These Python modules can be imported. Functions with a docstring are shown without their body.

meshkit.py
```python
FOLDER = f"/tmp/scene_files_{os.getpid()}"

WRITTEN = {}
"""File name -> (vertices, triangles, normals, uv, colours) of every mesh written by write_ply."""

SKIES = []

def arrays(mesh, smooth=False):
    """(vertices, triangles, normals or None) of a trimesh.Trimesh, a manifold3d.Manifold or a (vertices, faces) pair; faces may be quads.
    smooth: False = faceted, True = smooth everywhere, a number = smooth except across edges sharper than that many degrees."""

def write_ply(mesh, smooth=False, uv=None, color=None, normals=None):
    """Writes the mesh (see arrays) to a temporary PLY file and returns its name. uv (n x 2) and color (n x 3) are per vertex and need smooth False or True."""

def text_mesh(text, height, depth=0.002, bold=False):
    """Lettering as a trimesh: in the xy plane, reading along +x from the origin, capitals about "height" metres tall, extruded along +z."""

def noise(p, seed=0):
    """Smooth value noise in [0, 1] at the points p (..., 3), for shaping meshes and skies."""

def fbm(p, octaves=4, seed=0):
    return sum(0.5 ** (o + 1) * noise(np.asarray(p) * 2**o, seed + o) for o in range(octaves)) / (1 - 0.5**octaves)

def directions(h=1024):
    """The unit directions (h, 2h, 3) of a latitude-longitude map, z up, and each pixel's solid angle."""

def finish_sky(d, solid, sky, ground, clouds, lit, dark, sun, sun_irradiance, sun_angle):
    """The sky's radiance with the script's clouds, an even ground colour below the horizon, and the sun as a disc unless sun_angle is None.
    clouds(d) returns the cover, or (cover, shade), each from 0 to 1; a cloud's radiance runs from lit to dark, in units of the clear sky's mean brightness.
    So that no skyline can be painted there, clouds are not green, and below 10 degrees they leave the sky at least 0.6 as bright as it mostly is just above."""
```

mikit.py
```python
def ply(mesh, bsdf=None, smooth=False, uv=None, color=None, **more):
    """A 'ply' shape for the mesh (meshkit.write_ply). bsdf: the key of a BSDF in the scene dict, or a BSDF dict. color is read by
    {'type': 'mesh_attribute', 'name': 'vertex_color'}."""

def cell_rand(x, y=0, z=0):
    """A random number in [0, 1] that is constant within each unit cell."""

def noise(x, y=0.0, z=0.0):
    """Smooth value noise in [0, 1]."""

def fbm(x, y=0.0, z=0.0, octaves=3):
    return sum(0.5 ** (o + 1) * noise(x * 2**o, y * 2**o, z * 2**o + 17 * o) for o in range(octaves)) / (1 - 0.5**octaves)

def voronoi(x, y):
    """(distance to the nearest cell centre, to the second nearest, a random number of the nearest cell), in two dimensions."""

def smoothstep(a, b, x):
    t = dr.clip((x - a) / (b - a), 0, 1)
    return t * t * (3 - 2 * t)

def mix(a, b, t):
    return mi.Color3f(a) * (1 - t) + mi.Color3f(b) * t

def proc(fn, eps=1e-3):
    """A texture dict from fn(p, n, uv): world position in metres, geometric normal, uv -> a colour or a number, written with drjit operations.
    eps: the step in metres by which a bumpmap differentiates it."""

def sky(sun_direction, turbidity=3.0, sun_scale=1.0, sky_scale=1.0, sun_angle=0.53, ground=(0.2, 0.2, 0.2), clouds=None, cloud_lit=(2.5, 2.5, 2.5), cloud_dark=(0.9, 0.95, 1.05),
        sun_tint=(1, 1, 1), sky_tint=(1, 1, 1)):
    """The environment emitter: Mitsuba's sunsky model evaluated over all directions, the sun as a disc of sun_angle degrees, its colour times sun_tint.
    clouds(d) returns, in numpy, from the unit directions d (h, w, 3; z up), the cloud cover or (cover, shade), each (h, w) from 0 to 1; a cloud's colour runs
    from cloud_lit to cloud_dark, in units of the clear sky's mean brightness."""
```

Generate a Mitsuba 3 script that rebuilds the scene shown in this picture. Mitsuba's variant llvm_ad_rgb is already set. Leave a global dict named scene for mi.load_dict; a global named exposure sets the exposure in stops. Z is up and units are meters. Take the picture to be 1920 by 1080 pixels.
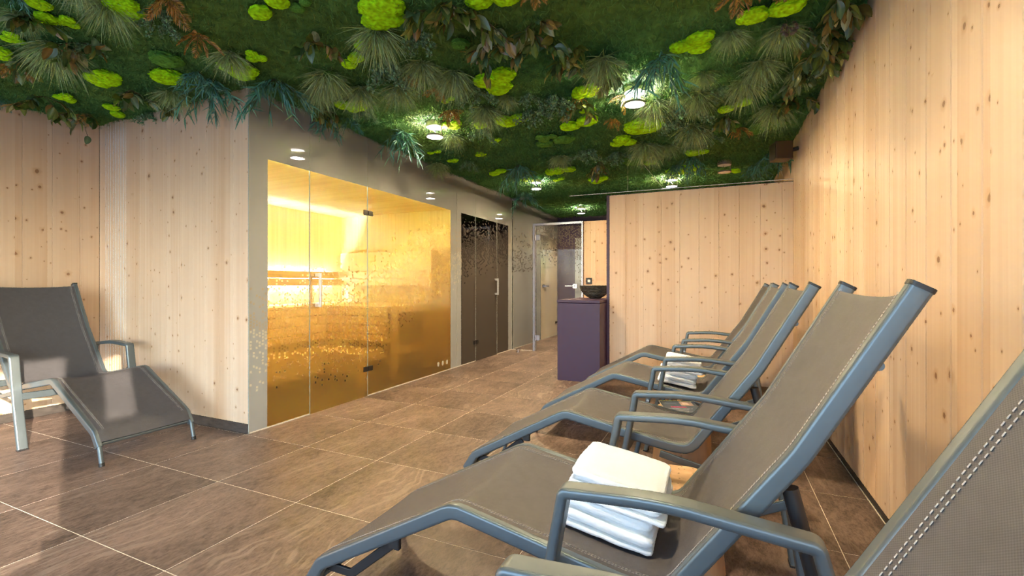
import math, random
import numpy as np, trimesh, drjit as dr, mitsuba as mi, mikit, meshkit
from mikit import proc, noise, fbm, voronoi, cell_rand, smoothstep, mix

T = mi.ScalarTransform4f
scene, labels = {}, {}

# ------------------------------------------------------------------ camera, sky, sun, exposure
F_PX, HORIZON, YAW, EYE = 858.7, 532.1, math.radians(24.014), 1.104
fwd = [-math.sin(YAW), math.cos(YAW), 0.0]
scene['camera'] = {'type': 'perspective', 'fov': 2 * math.degrees(math.atan(960 / F_PX)), 'fov_axis': 'x', 'near_clip': 0.02, 'far_clip': 200.0,
                   'principal_point_offset_y': (540 - HORIZON) / 1080.0,
                   'to_world': T().look_at(origin=[0, 0, EYE], target=[fwd[0], fwd[1], EYE], up=[0, 0, 1])}
SUN_DIR = np.array([1.0, -0.41, 1.081 * math.tan(math.radians(14.0))])
scene['sky'] = mikit.sky(SUN_DIR.tolist(), turbidity=3.0, sun_scale=17.0, sky_scale=70.0, sky_tint=(0.90, 0.97, 1.14), sun_tint=(0.74, 0.92, 1.5), ground=(0.35, 0.35, 0.36))
LAMP_L = 1250.0
LED_L = 34000.0
exposure = -0.10

# ------------------------------------------------------------------ layout (metres; camera above the origin, y runs along the glass wall)
GX, LX, RX = -3.14, -5.15, 0.71        # glass wall, left wall, right wall
WY, PY, DY = 2.29, 5.36, 7.03          # wood wall of the alcove, low partition, glass door at the end
CZ = 2.53                              # moss ceiling
BACKY = -2.3                           # glazed front, behind the camera
ENDY = 9.5

# ------------------------------------------------------------------ helpers
_used = {}
def numbered(base):
    n = _used.get(base, -1) + 1
    _used[base] = n
    return base if n == 0 else f'{base}_{n:03d}'

def tag(key, label=None, category=None, group=None, kind=None):
    d = {}
    if label: d['label'] = label
    if category: d['category'] = category
    if group: d['group'] = group
    if kind: d['kind'] = kind
    labels[key] = d
    return key

def put(name, shape, parent=None, to_world=None, exact=False):
    key = numbered(name if parent is None else f'{parent}__{name}')
    if to_world is not None:
        shape = {**shape, 'to_world': T(to_world) if isinstance(to_world, np.ndarray) else to_world}
    scene[key] = shape
    return key

def thing(name, label, category, group=None, kind=None):
    return tag(numbered(name), label, category, group, kind)

def col(mesh_v, c):
    return np.tile(np.asarray(c, float), (len(mesh_v), 1))

def mat(loc=(0, 0, 0), rz=0.0, s=1.0, rx=0.0, ry=0.0):
    cx, sx, cy, sy, cz, sz = math.cos(rx), math.sin(rx), math.cos(ry), math.sin(ry), math.cos(rz), math.sin(rz)
    R = np.array([[cz, -sz, 0], [sz, cz, 0], [0, 0, 1.0]]) @ np.array([[cy, 0, sy], [0, 1, 0], [-sy, 0, cy]]) @ np.array([[1, 0, 0], [0, cx, -sx], [0, sx, cx]])
    m = np.eye(4); m[:3, :3] = R * s; m[:3, 3] = loc
    return m

def join(parts):
    vs, fs, at = [], [], 0
    for v, f in parts:
        vs.append(np.asarray(v, float)); fs.append(np.asarray(f, int) + at); at += len(v)
    return np.vstack(vs), np.vstack(fs)

def tri(m):
    return np.asarray(m.vertices), np.asarray(m.faces)

def box(x0, x1, y0, y1, z0, z1, c=0.0):
    """A box with chamfered edges (c metres)."""
    if c <= 0:
        m = trimesh.creation.box(bounds=[[x0, y0, z0], [x1, y1, z1]])
        return tri(m)
    p = []
    for a in (0, 1, 2):
        for sx in (0, 1):
            for sy in (0, 1):
                for sz in (0, 1):
                    q = [(x0, x1)[sx], (y0, y1)[sy], (z0, z1)[sz]]
                    for b in (0, 1, 2):
                        if b != a: q[b] += c if (sx, sy, sz)[b] == 0 else -c
                    p.append(q)
    m = trimesh.convex.convex_hull(np.array(p))
    return tri(m)

def move(vf, m):
    v, f = vf
    v = np.asarray(v) @ m[:3, :3].T + m[:3, 3]
    return v, f

def cyl(p0, p1, r, n=16, r1=None):
    """Capped cylinder or cone between two points."""
    return sweep(np.array([p0, p1], float), circle(1.0, n), scale=[r, r if r1 is None else r1])

def circle(r, n):
    a = np.arange(n) * 2 * np.pi / n
    return np.stack([r * np.cos(a), r * np.sin(a)], 1)

def round_rect(w, h, r, k=3):
    pts = []
    for cx, cy, a0 in ((w / 2 - r, h / 2 - r, 0), (-w / 2 + r, h / 2 - r, 90), (-w / 2 + r, -h / 2 + r, 180), (w / 2 - r, -h / 2 + r, 270)):
        for i in range(k + 1):
            a = math.radians(a0 + 90 * i / k)
            pts.append((cx + r * math.cos(a), cy + r * math.sin(a)))
    return np.array(pts)

def sweep(path, section, side=None, scale=None, caps=True):
    """Sweeps a closed 2-D section along a path; 'side' is the world direction of the section's first axis."""
    p = np.asarray(path, float)
    t = np.gradient(p, axis=0)
    t /= np.linalg.norm(t, axis=1, keepdims=True) + 1e-12
    if side is None:
        ref = np.array([0, 0, 1.0]) if abs(t[0, 2]) < 0.9 else np.array([1.0, 0, 0])
        b = np.cross(t, ref); b /= np.linalg.norm(b, axis=1, keepdims=True)
    else:
        b = np.tile(np.asarray(side, float), (len(p), 1))
        b -= (b * t).sum(1, keepdims=True) * t
        b /= np.linalg.norm(b, axis=1, keepdims=True) + 1e-12
    n = np.cross(b, t)
    sc = np.ones(len(p)) if scale is None else np.asarray(scale, float)
    v = p[:, None] + sc[:, None, None] * (section[None, :, :1] * b[:, None] + section[None, :, 1:] * n[:, None])
    k, m = len(section), len(p)
    i, j = np.meshgrid(np.arange(m - 1), np.arange(k), indexing='ij')
    q = np.stack([i * k + j, i * k + (j + 1) % k, (i + 1) * k + (j + 1) % k, (i + 1) * k + j], -1).reshape(-1, 4)
    f = np.vstack([q[:, [0, 2, 1]], q[:, [0, 3, 2]]])
    v = v.reshape(-1, 3)
    if caps:
        a = len(v)
        v = np.vstack([v, p[:1], p[-1:]])
        jj = np.arange(k)
        f = np.vstack([f, np.stack([jj * 0 + a, jj, (jj + 1) % k], 1), np.stack([jj * 0 + a + 1, (m - 1) * k + (jj + 1) % k, (m - 1) * k + jj], 1)])
    mm = trimesh.Trimesh(v, f, process=False)
    if mm.volume < 0: f = f[:, ::-1]
    return v, f

def fillet(pts, radii, k=6):
    pts = [np.asarray(p, float) for p in pts]
    out = [pts[0]]
    for i in range(1, len(pts) - 1):
        a, b, c = pts[i - 1], pts[i], pts[i + 1]
        r = radii[i - 1] if isinstance(radii, (list, tuple)) else radii
        u, w = (a - b) / np.linalg.norm(a - b), (c - b) / np.linalg.norm(c - b)
        ang = math.acos(np.clip(u @ w, -1, 1))
        d = min(r / math.tan(ang / 2) if ang < 3.1 else 0, 0.49 * np.linalg.norm(a - b), 0.49 * np.linalg.norm(c - b))
        if d < 1e-5: out.append(b); continue
        p0, p1 = b + u * d, b + w * d
        for s in np.linspace(0, 1, k + 1):
            out.append((1 - s) ** 2 * p0 + 2 * s * (1 - s) * b + s * s * p1)
    out.append(pts[-1])
    return np.array(out)

def lathe(prof, n=40, cap=True):
    prof = np.asarray(prof, float)
    a = np.arange(n) * 2 * np.pi / n
    v = np.stack([prof[:, None, 0] * np.cos(a), prof[:, None, 0] * np.sin(a), np.repeat(prof[:, 1:2], n, 1)], -1).reshape(-1, 3)
    i, j = np.meshgrid(np.arange(len(prof) - 1), np.arange(n), indexing='ij')
    q = np.stack([i * n + j, i * n + (j + 1) % n, (i + 1) * n + (j + 1) % n, (i + 1) * n + j], -1).reshape(-1, 4)
    return v, np.vstack([q[:, [0, 1, 2]], q[:, [0, 2, 3]]])

def grid(nu, nv):
    i, j = np.meshgrid(np.arange(nu - 1), np.arange(nv - 1), indexing='ij')
    q = np.stack([i * nv + j, (i + 1) * nv + j, (i + 1) * nv + j + 1, i * nv + j + 1], -1).reshape(-1, 4)
    return np.vstack([q[:, [0, 1, 2]], q[:, [0, 2, 3]]])

def P(vf, bsdf, smooth=False, **k):
    return mikit.ply((np.asarray(vf[0], float), np.asarray(vf[1], int)), bsdf, smooth=smooth, **k)

# ------------------------------------------------------------------ materials
def rgb(*c): return {'type': 'rgb', 'value': list(c)}
def pr(base, rough=0.5, **k):
    return {'type': 'twosided', 'b': {'type': 'principled', 'base_color': base if isinstance(base, dict) else rgb(*base), 'roughness': rough, **k}}

def wood_color(light, mid, seed, board, knots=0.5):
    def fn(p, n, uv):
        a = dr.select(dr.abs(n.x) > dr.abs(n.y), p.y, p.x) + seed
        z = p.z
        i = dr.floor(a / board)
        r = cell_rand(i, seed * 3)
        zz = z + 7.3 * r
        warp = 0.012 * (noise(a * 5, zz * 1.3, r * 20) - 0.5)
        g1 = fbm((a + warp) * 55, zz * 0.9, r * 50, octaves=2)
        g2 = noise((a + warp * 2) * 190, zz * 2.2, r * 50)
        streak = noise((a + warp) * 16, zz * 0.35, 3 + r * 9)
        c = mix(light, mid, dr.clip(0.55 * g1 + 0.22 * g2 + 0.75 * (streak - 0.5) + 0.75 * (r - 0.5), 0, 1))
        d1, _, w1 = voronoi(a * 8.6 + 31 * seed, zz * 7.4)
        lim = knots * (0.45 + 0.9 * cell_rand(i, dr.floor(zz * 0.9), 4))
        live = dr.select(w1 < lim, 1.0, 0.0)
        d1 = d1 * (0.75 + 0.5 * noise(a * 60, zz * 60, 3.0))
        size = 0.030 + 0.060 * dr.square(w1 / knots)
        ring = live * (1 - smoothstep(size * 0.9, size * 2.6, d1))
        core = live * (1 - smoothstep(size * 0.55, size * 1.05, d1))
        c = mix(c, (0.53, 0.29, 0.125), 0.42 * ring)
        c = mix(c, (0.27, 0.12, 0.05), 0.85 * core)
        return c
    return fn

scene['spruce'] = pr(proc(wood_color((0.755, 0.560, 0.392), (0.635, 0.412, 0.248), 1.0, 0.1955, 0.62)), 0.45, specular=0.35)
def sauna_wood(p, n, uv):
    a = dr.select(dr.abs(n.x) > dr.abs(n.y), p.y, p.x)
    a = dr.select(dr.abs(n.z) > 0.6, p.y, a)
    g = fbm(a * 40, p.z * 1.2 + p.x * 0.4, 2.0, octaves=3)
    return mix((0.73, 0.535, 0.25), (0.64, 0.44, 0.18), g)
scene['alder'] = pr(proc(sauna_wood), 0.5, specular=0.3)
def bench_wood(p, n, uv):
    g = fbm(p.x * 3 + p.y * 3, p.z * 60, 2.0, octaves=3)
    return mix((0.69, 0.49, 0.22), (0.58, 0.39, 0.155), g)
scene['bench_alder'] = pr(proc(bench_wood), 0.5, specular=0.3)

PITCH, TX0, TY0 = 0.603, -3.1436, 1.0651
def tile_color(p, n, uv):
    i, j = dr.floor((p.x - TX0) / PITCH), dr.floor((p.y - TY0) / PITCH)
    r, r2 = cell_rand(i, j, 5), cell_rand(i, j, 9)
    u, v = p.x + 3.1 * r, p.y + 5.7 * r2
    u = u + 0.16 * (noise(v * 3.1, u * 3.1, 4.0) - 0.5) + 0.03 * (noise(v * 14, u * 14, 2.0) - 0.5)
    s = fbm(u * 26, v * 11.0, r * 9, octaves=3)
    big = fbm(u * 3.4, v * 1.5, 3.0 + r * 7, octaves=2)
    fine = 0.5 * noise(p.x * 260, p.y * 110, 1.0) + 0.5 * noise(p.x * 90 + 9 * r, p.y * 40, 5.0)
    t = dr.clip(0.5 + 0.55 * (s - 0.5) + 0.85 * (big - 0.5) + 0.75 * (fine - 0.5) + 0.25 * (r - 0.5), 0, 1)
    c = mix((0.057, 0.041, 0.035), (0.212, 0.149, 0.124), t)
    vein = smoothstep(0.62, 0.80, noise(u * 70, v * 8, 11.0)) * smoothstep(0.45, 0.7, big)
    return mix(c, (0.32, 0.26, 0.21), 0.35 * vein)
def tile_rough(p, n, uv):
    return 0.33 + 0.22 * fbm(p.x * 30, p.y * 6, 2.0, octaves=2)
scene['slate_tile'] = pr(proc(tile_color), proc(tile_rough), specular=0.5)
scene['grout'] = pr((0.68, 0.60, 0.52), 0.8, specular=0.2)
def skirting_color(p, n, uv):
    s = fbm(p.x * 20 + p.y * 20, p.z * 60, 2.0, octaves=3)
    return mix((0.03, 0.026, 0.024), (0.075, 0.062, 0.055), s)
scene['joint_brown'] = pr((0.30, 0.19, 0.10), 0.8)
scene['slot_grey'] = pr((0.82, 0.84, 0.86), 0.6)
scene['skirting'] = pr(proc(skirting_color), 0.45)
scene['frame_metal'] = pr((0.120, 0.150, 0.170), 0.38, metallic=0.55, specular=0.7)
scene['black_plastic'] = pr((0.018, 0.018, 0.02), 0.4)
scene['chrome'] = {'type': 'twosided', 'b': {'type': 'roughconductor', 'material': 'Cr', 'alpha': 0.14}}
scene['steel'] = {'type': 'twosided', 'b': {'type': 'roughconductor', 'material': 'Al', 'alpha': 0.22}}
def sling_color(p, n, uv):
    k = 1700.0
    a, b = dr.sin(uv.x * k), dr.sin(uv.y * k)
    w = 0.5 + 0.5 * a * b
    big = fbm(uv.x * 60, uv.y * 60, 1.0, octaves=2)
    c = mix((0.052, 0.050, 0.056), (0.085, 0.082, 0.091), w)
    return c * (0.9 + 0.2 * big)
scene['sling_fabric'] = pr(proc(sling_color), 0.62, specular=0.35, sheen=0.3)
scene['thread'] = pr((0.42, 0.40, 0.38), 0.7)
def towel_color(p, n, uv):
    return mix((0.92, 0.92, 0.92), (0.96, 0.96, 0.96), noise(p.x * 320, p.y * 320, p.z * 320))
scene['terry'] = pr(proc(towel_color), 0.95, specular=0.1, sheen=0.5)
scene['glass'] = {'type': 'thindielectric', 'int_ior': 1.5}
scene['enamel'] = {'type': 'twosided', 'b': {'type': 'plastic', 'diffuse_reflectance': rgb(0.315, 0.330, 0.330), 'int_ior': 1.5}}
scene['enamel_square'] = {'type': 'twosided', 'b': {'type': 'plastic', 'diffuse_reflectance': rgb(0.36, 0.31, 0.23), 'int_ior': 1.5}}
scene['enamel_pale_square'] = {'type': 'twosided', 'b': {'type': 'plastic', 'diffuse_reflectance': rgb(0.50, 0.47, 0.38), 'int_ior': 1.5}}
scene['frost'] = {'type': 'principledthin', 'base_color': rgb(0.93, 0.76, 0.42), 'roughness': 0.24, 'spec_trans': 0.72, 'eta': 1.5, 'diff_trans': 1.95}
scene['frost_dark'] = {'type': 'principledthin', 'base_color': rgb(0.105, 0.088, 0.074), 'roughness': 0.42, 'spec_trans': 0.30, 'eta': 1.5, 'diff_trans': 0.4}
scene['frost_cream'] = {'type': 'principledthin', 'base_color': rgb(0.86, 0.76, 0.57), 'roughness': 0.45, 'spec_trans': 0.1, 'eta': 1.5, 'diff_trans': 0.4}
scene['purple_lacquer'] = pr((0.038, 0.017, 0.052), 0.42, specular=0.45)
scene['purple_dark'] = pr((0.040, 0.024, 0.060), 0.5)
scene['steam_tile'] = pr((0.028, 0.022, 0.018), 0.35)
scene['white_paint'] = pr((0.75, 0.74, 0.72), 0.6)
scene['lamp_white'] = pr((0.80, 0.78, 0.74), 0.5)
scene['lamp_housing'] = pr((0.30, 0.26, 0.22), 0.35, metallic=0.5)
def bark(p, n, uv):
    top = smoothstep(0.6, 0.9, n.z)
    s = fbm(p.x * 26 + p.y * 7, p.y * 26, p.z * 6, octaves=4)
    side = mix((0.33, 0.17, 0.085), (0.55, 0.33, 0.18), s)
    r = fbm(p.x * 30, p.y * 30, 1.0, octaves=4)
    t = mix((0.55, 0.33, 0.17), (0.78, 0.53, 0.32), r)
    d, _, w = voronoi(p.x * 40 + p.z * 13, p.y * 40 + p.z * 31)
    c = mix(side, t, top)
    return mix(c, (0.18, 0.08, 0.03), dr.select(w < 0.25, 0.7 * (1 - smoothstep(0.08, 0.2, d)), 0.0))
scene['stump_wood'] = pr(proc(bark), 0.6, specular=0.25)
def bowl_color(p, n, uv):
    s = fbm(p.x * 60, p.y * 60, p.z * 160, octaves=3)
    return mix((0.010, 0.010, 0.011), (0.07, 0.066, 0.062), smoothstep(0.35, 0.7, s))
scene['black_stone'] = pr(proc(bowl_color), 0.45)
scene['speaker_brown'] = pr((0.045, 0.028, 0.018), 0.5)
VC = {'type': 'mesh_attribute', 'name': 'vertex_color'}
scene['moss'] = {'type': 'twosided', 'b': {'type': 'diffuse', 'reflectance': VC}}
scene['leaf'] = {'type': 'twosided', 'b': {'type': 'principled', 'base_color': VC, 'roughness': 0.30, 'specular': 0.55}}
scene['foliage'] = {'type': 'twosided', 'b': {'type': 'principled', 'base_color': VC, 'roughness': 0.6, 'specular': 0.25}}
scene['print'] = {'type': 'twosided', 'b': {'type': 'principled', 'base_color': VC, 'roughness': 0.3, 'specular': 0.5}}

# ------------------------------------------------------------------ floor
def struct(key, shape, label, parent=None):
    scene[key] = shape
    tag(key, label, kind='structure')
    return key

FY1 = 10.0
struct('floor', P(box(LX - 0.1, RX + 0.12, BACKY, FY1, -0.10, -0.0008), 'grout'), 'brown stone tiled floor with pale grout lines')
for j in range(-6, 15):
    for i in range(-4, 7):
        x0, y0 = TX0 + i * PITCH, TY0 + j * PITCH
        x1, y1 = x0 + PITCH, y0 + PITCH
        g = 0.0019
        x0, x1, y0, y1 = max(x0, LX) + g, min(x1, RX) - g, max(y0, BACKY) + g, min(y1, ENDY) - g
        if x1 - x0 < 0.02 or y1 - y0 < 0.02 or (x1 < GX + 0.01 and y0 > WY): continue
        if x1 < GX + 0.01: y1 = min(y1, WY)
        put('tile', P(box(x0, x1, y0, y1, -0.012, 0.0, 0.0006), 'slate_tile'), 'floor')

# ------------------------------------------------------------------ timber walls: every plank a piece
def plank(parent, a0, a1, z0, z1, axis, face, depth, bsdf='spruce', ch=0.0018, g=0.0006):
    """axis 'x': the wall runs along x and its face looks to -y at y=face; axis 'y': runs along y, face at x=face, depth signed."""
    a0, a1 = a0 + g, a1 - g
    if axis == 'x':
        prof = [(a0, face + depth), (a0, face + ch), (a0 + ch, face), (a1 - ch, face), (a1, face + ch), (a1, face + depth)]
    else:
        s = math.copysign(ch, depth)
        prof = [(face + depth, a0), (face + s, a0), (face, a0 + ch), (face, a1 - ch), (face + s, a1), (face + depth, a1)]
    p = np.array(prof)
    n = len(p)
    v = np.vstack([np.c_[p, np.full(n, z0)], np.c_[p, np.full(n, z1)]])
    j = np.arange(n)
    f = np.vstack([np.stack([j, (j + 1) % n, (j + 1) % n + n], 1), np.stack([j, (j + 1) % n + n, j + n], 1),
                   np.array([[0, k + 1, k] for k in range(1, n - 1)]), np.array([[n, n + k, n + k + 1] for k in range(1, n - 1)])])
    if trimesh.Trimesh(v, f, process=False).volume < 0: f = f[:, ::-1]
    return put('plank', P((v, f), bsdf), parent)

H = CZ + 0.03
W = 0.196
# right wall, with two window openings behind the camera
k0 = 1.584 - 7 * W
rw = [box(RX + 0.02, RX + 0.12, k0, ENDY, 0, H), box(RX, RX + 0.12, BACKY, -1.6, 0, H), box(RX, RX + 0.12, -1.6, -0.35, 0, 0.30), box(RX, RX + 0.12, -1.6, k0, 2.0, H),
      box(RX, RX + 0.12, -0.35, -0.18, 0, 2.0), box(RX, RX + 0.12, -0.18, 0.03, 0, 1.38), box(RX, RX + 0.12, 0.03, k0, 0, 2.0)]
struct('wall_right', P(join(rw), 'spruce'), 'pale spruce board wall behind the row of loungers')
for k in range(28):
    y0 = k0 + k * W
    plank('wall_right', y0, min(y0 + W, 5.50), 0.045, H, 'y', RX, 0.02, ch=0.0048, g=0.0005)
    if y0 + W > 5.5: break
struct('baseboard_right', P(box(RX + 0.004, RX + 0.02, k0, 5.4, 0, 0.045), 'black_plastic'), 'black recessed skirting under the right board wall')
# left wall
struct('wall_left', P(box(LX - 0.12, LX - 0.02, BACKY, WY + 0.1, 0, H), 'joint_brown'), 'pale spruce board wall behind the single lounger')
ly = [-2.3] + [1.78 - 0.1955 * k for k in range(20, 0, -1)] + [1.78, 1.965, 2.15, WY]
for a, b in zip(ly[:-1], ly[1:]):
    if b > a: plank('wall_left', a, b, 0.07, H, 'y', LX, -0.02)
struct('baseboard_left', P(box(LX - 0.02, LX + 0.008, BACKY, WY, 0, 0.07, 0.002), 'skirting'), 'dark stone skirting along the left board wall')
# alcove wall with the slotted strip
struct('wall_alcove', P(box(LX - 0.02, GX - 0.004, WY + 0.02, WY + 0.09, 0, H), 'joint_brown'), 'pale spruce board wall beside the sauna glass')
ax = [GX - 0.004, -3.312, -3.479, -3.639, -3.79, -3.955, -4.147, -4.34, -4.53, -4.727]
for b, a in zip(ax[:-1], ax[1:]): plank('wall_alcove', a, b, 0.07, H, 'x', WY, 0.02, g=0.0002, ch=0.0012)
put('slot_backing', P(box(-5.052, -4.725, WY + 0.0015, WY + 0.0195, 0.07, H), 'slot_grey'), 'wall_alcove')
sl = np.linspace(-4.727, -5.048, 9)
for b, a in zip(sl[:-1], sl[1:]): plank('wall_alcove', a + 0.0035, b - 0.0035, 0.07, H, 'x', WY, 0.02)
plank('wall_alcove', LX, -5.050, 0.07, H, 'x', WY, 0.02)
struct('baseboard_alcove', P(box(LX, GX - 0.006, WY - 0.008, WY + 0.02, 0, 0.07, 0.002), 'skirting'), 'dark stone skirting below the slotted alcove wall')
# low partition behind the loungers
PZ = 2.134
struct('wall_partition', P(box(-1.14, RX + 0.01, PY + 0.02, PY + 0.11, 0, PZ - 0.002), 'joint_brown'), 'low spruce board partition at the far end of the lounger row')
px = [-1.14, -0.953, -0.756, -0.56, -0.364, -0.168, 0.028, 0.222, 0.417, 0.612, RX]
for a, b in zip(px[:-1], px[1:]): plank('wall_partition', a, b, 0.045, PZ, 'x', PY, 0.02, ch=0.0012)
struct('trim_1', P(box(-1.172, -1.141, PY - 0.006, PY + 0.12, 0, PZ, 0.001), 'purple_lacquer'), 'narrow purple upright panel closing the partition end')
struct('trim_2', P(box(-1.17, RX, PY + 0.002, PY + 0.10, PZ + 0.001, PZ + 0.007), 'black_plastic'), 'thin black capping strip on the partition')
# wall beside the glass door
struct('wall_end', P(box(-1.90, RX + 0.02, DY + 0.02, DY + 0.10, 0, 2.08), 'joint_brown'), 'spruce board wall to the right of the glass door')
for k in range(14):
    a = -1.90 + 0.1955 * k
    if a < RX - 0.02: plank('wall_end', a, min(a + 0.1955, RX), 0.0, 2.085, 'x', DY, 0.02, ch=0.0012)
# passage behind the glass door
struct('wall_corridor_end', P(box(-3.3, RX + 0.02, ENDY, ENDY + 0.1, 0, H), 'purple_dark'), 'dark purple wall seen through the glass door')
struct('wall_corridor_right', P(box(-1.86, -1.78, DY + 0.12, ENDY, 0, 2.08), 'purple_dark'), 'dark purple side wall behind the glass door')
struct('trim_3', P(box(-2.75, -2.50, ENDY - 0.03, ENDY, 0, 2.08, 0.002), 'enamel'), 'grey glass strip on the purple wall behind the door')
# glazed front behind the camera: frame only
fr = [box(x - 0.04, x + 0.04, BACKY - 0.06, BACKY + 0.02, 0, H) for x in (LX, -3.7, -2.23, -0.76, RX)] + [box(LX, RX, BACKY - 0.06, BACKY + 0.02, 2.40, H), box(LX, RX, BACKY - 0.06, BACKY + 0.02, 0, 0.06)]
struct('window_front', P(join(fr), 'frame_metal'), 'grey metal frame of the glazed front behind the camera')

# ------------------------------------------------------------------ sauna
struct('wall_sauna_back', P(box(LX - 0.06, LX, WY + 0.09, 5.34, 0, 2.2), 'alder'), 'warm lit alder wall at the back of the sauna')
struct('wall_sauna_end', P(box(LX, GX - 0.02, 5.26, 5.34, 0, 2.52), 'alder'), 'warm lit alder end wall of the sauna')
struct('wall_sauna_front', P(box(LX, GX - 0.02, WY + 0.09, WY + 0.11, 0, 2.2), 'alder'), 'alder inner wall of the sauna beside the alcove')
struct('ceiling_sauna', P(box(LX - 0.06, GX - 0.02, WY + 0.09, 5.34, 2.10, 2.16), 'alder'), 'alder sauna ceiling seen through the glass')
struct('floor_sauna', P(box(LX, GX - 0.01, WY + 0.1, 5.26, -0.01, 0.001), 'steam_tile'), 'dark floor of the sauna')

def bench(label, pieces):
    t = thing('sauna_bench', label, 'bench', kind=None)
    for nm, b in pieces: put(nm, P(b, 'bench_alder'), t)
    return t
BX, BY = -4.35, 4.20
pc = []
w = (BX - LX - 0.09) / 6
for k in range(6): pc.append(('seat_slat', box(LX + 0.05 + k * w, LX + 0.05 + (k + 1) * w - 0.012, WY + 0.12, 5.20, 0.812, 0.84, 0.003)))
for z0, z1 in ((0.732, 0.81), (0.627, 0.720), (0.523, 0.615), (0.43, 0.511)): pc.append(('front_slat', box(BX - 0.022, BX, WY + 0.12, BY - 0.008, z0, z1, 0.002)))
for y in (2.5, 3.4, 4.1): pc.append(('support', box(BX - 0.10, BX - 0.03, y, y + 0.06, 0.0, 0.81)))
bench('upper alder sauna bench along the back wall behind the glass', pc)
pc = []
w = (5.2 - BY) / 7
for k in range(7): pc.append(('seat_slat', box(BX + 0.002, -3.44, BY + k * w, BY + (k + 1) * w - 0.012, 0.812, 0.84, 0.003)))
for z0, z1 in ((0.732, 0.81), (0.627, 0.720), (0.523, 0.615), (0.43, 0.511)): pc.append(('front_slat', box(BX, -3.44, BY, BY + 0.022, z0, z1, 0.002)))
pc += [('side_frame', join([box(-3.46, -3.42, BY + 0.08, BY + 0.18, 0, 0.84), box(-3.46, -3.42, 4.96, 5.2, 0, 0.84), box(-3.46, -3.42, BY + 0.08, 5.2, 0.76, 0.84), box(-3.46, -3.42, BY + 0.18, 4.96, 0.27, 0.36)]))]
bench('upper alder sauna bench along the end wall near the glass', pc)
pc = []
for k in range(3): pc.append(('seat_slat', box(BX + 0.01, -3.465, 3.752 + k * 0.146, 3.75 + (k + 1) * 0.146 - 0.012, 0.335, 0.36, 0.003)))
for z0, z1 in ((0.24, 0.334), (0.13, 0.228)): pc.append(('front_slat', box(-3.915, -3.465, 3.75, 3.772, z0, z1, 0.002)))
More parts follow.
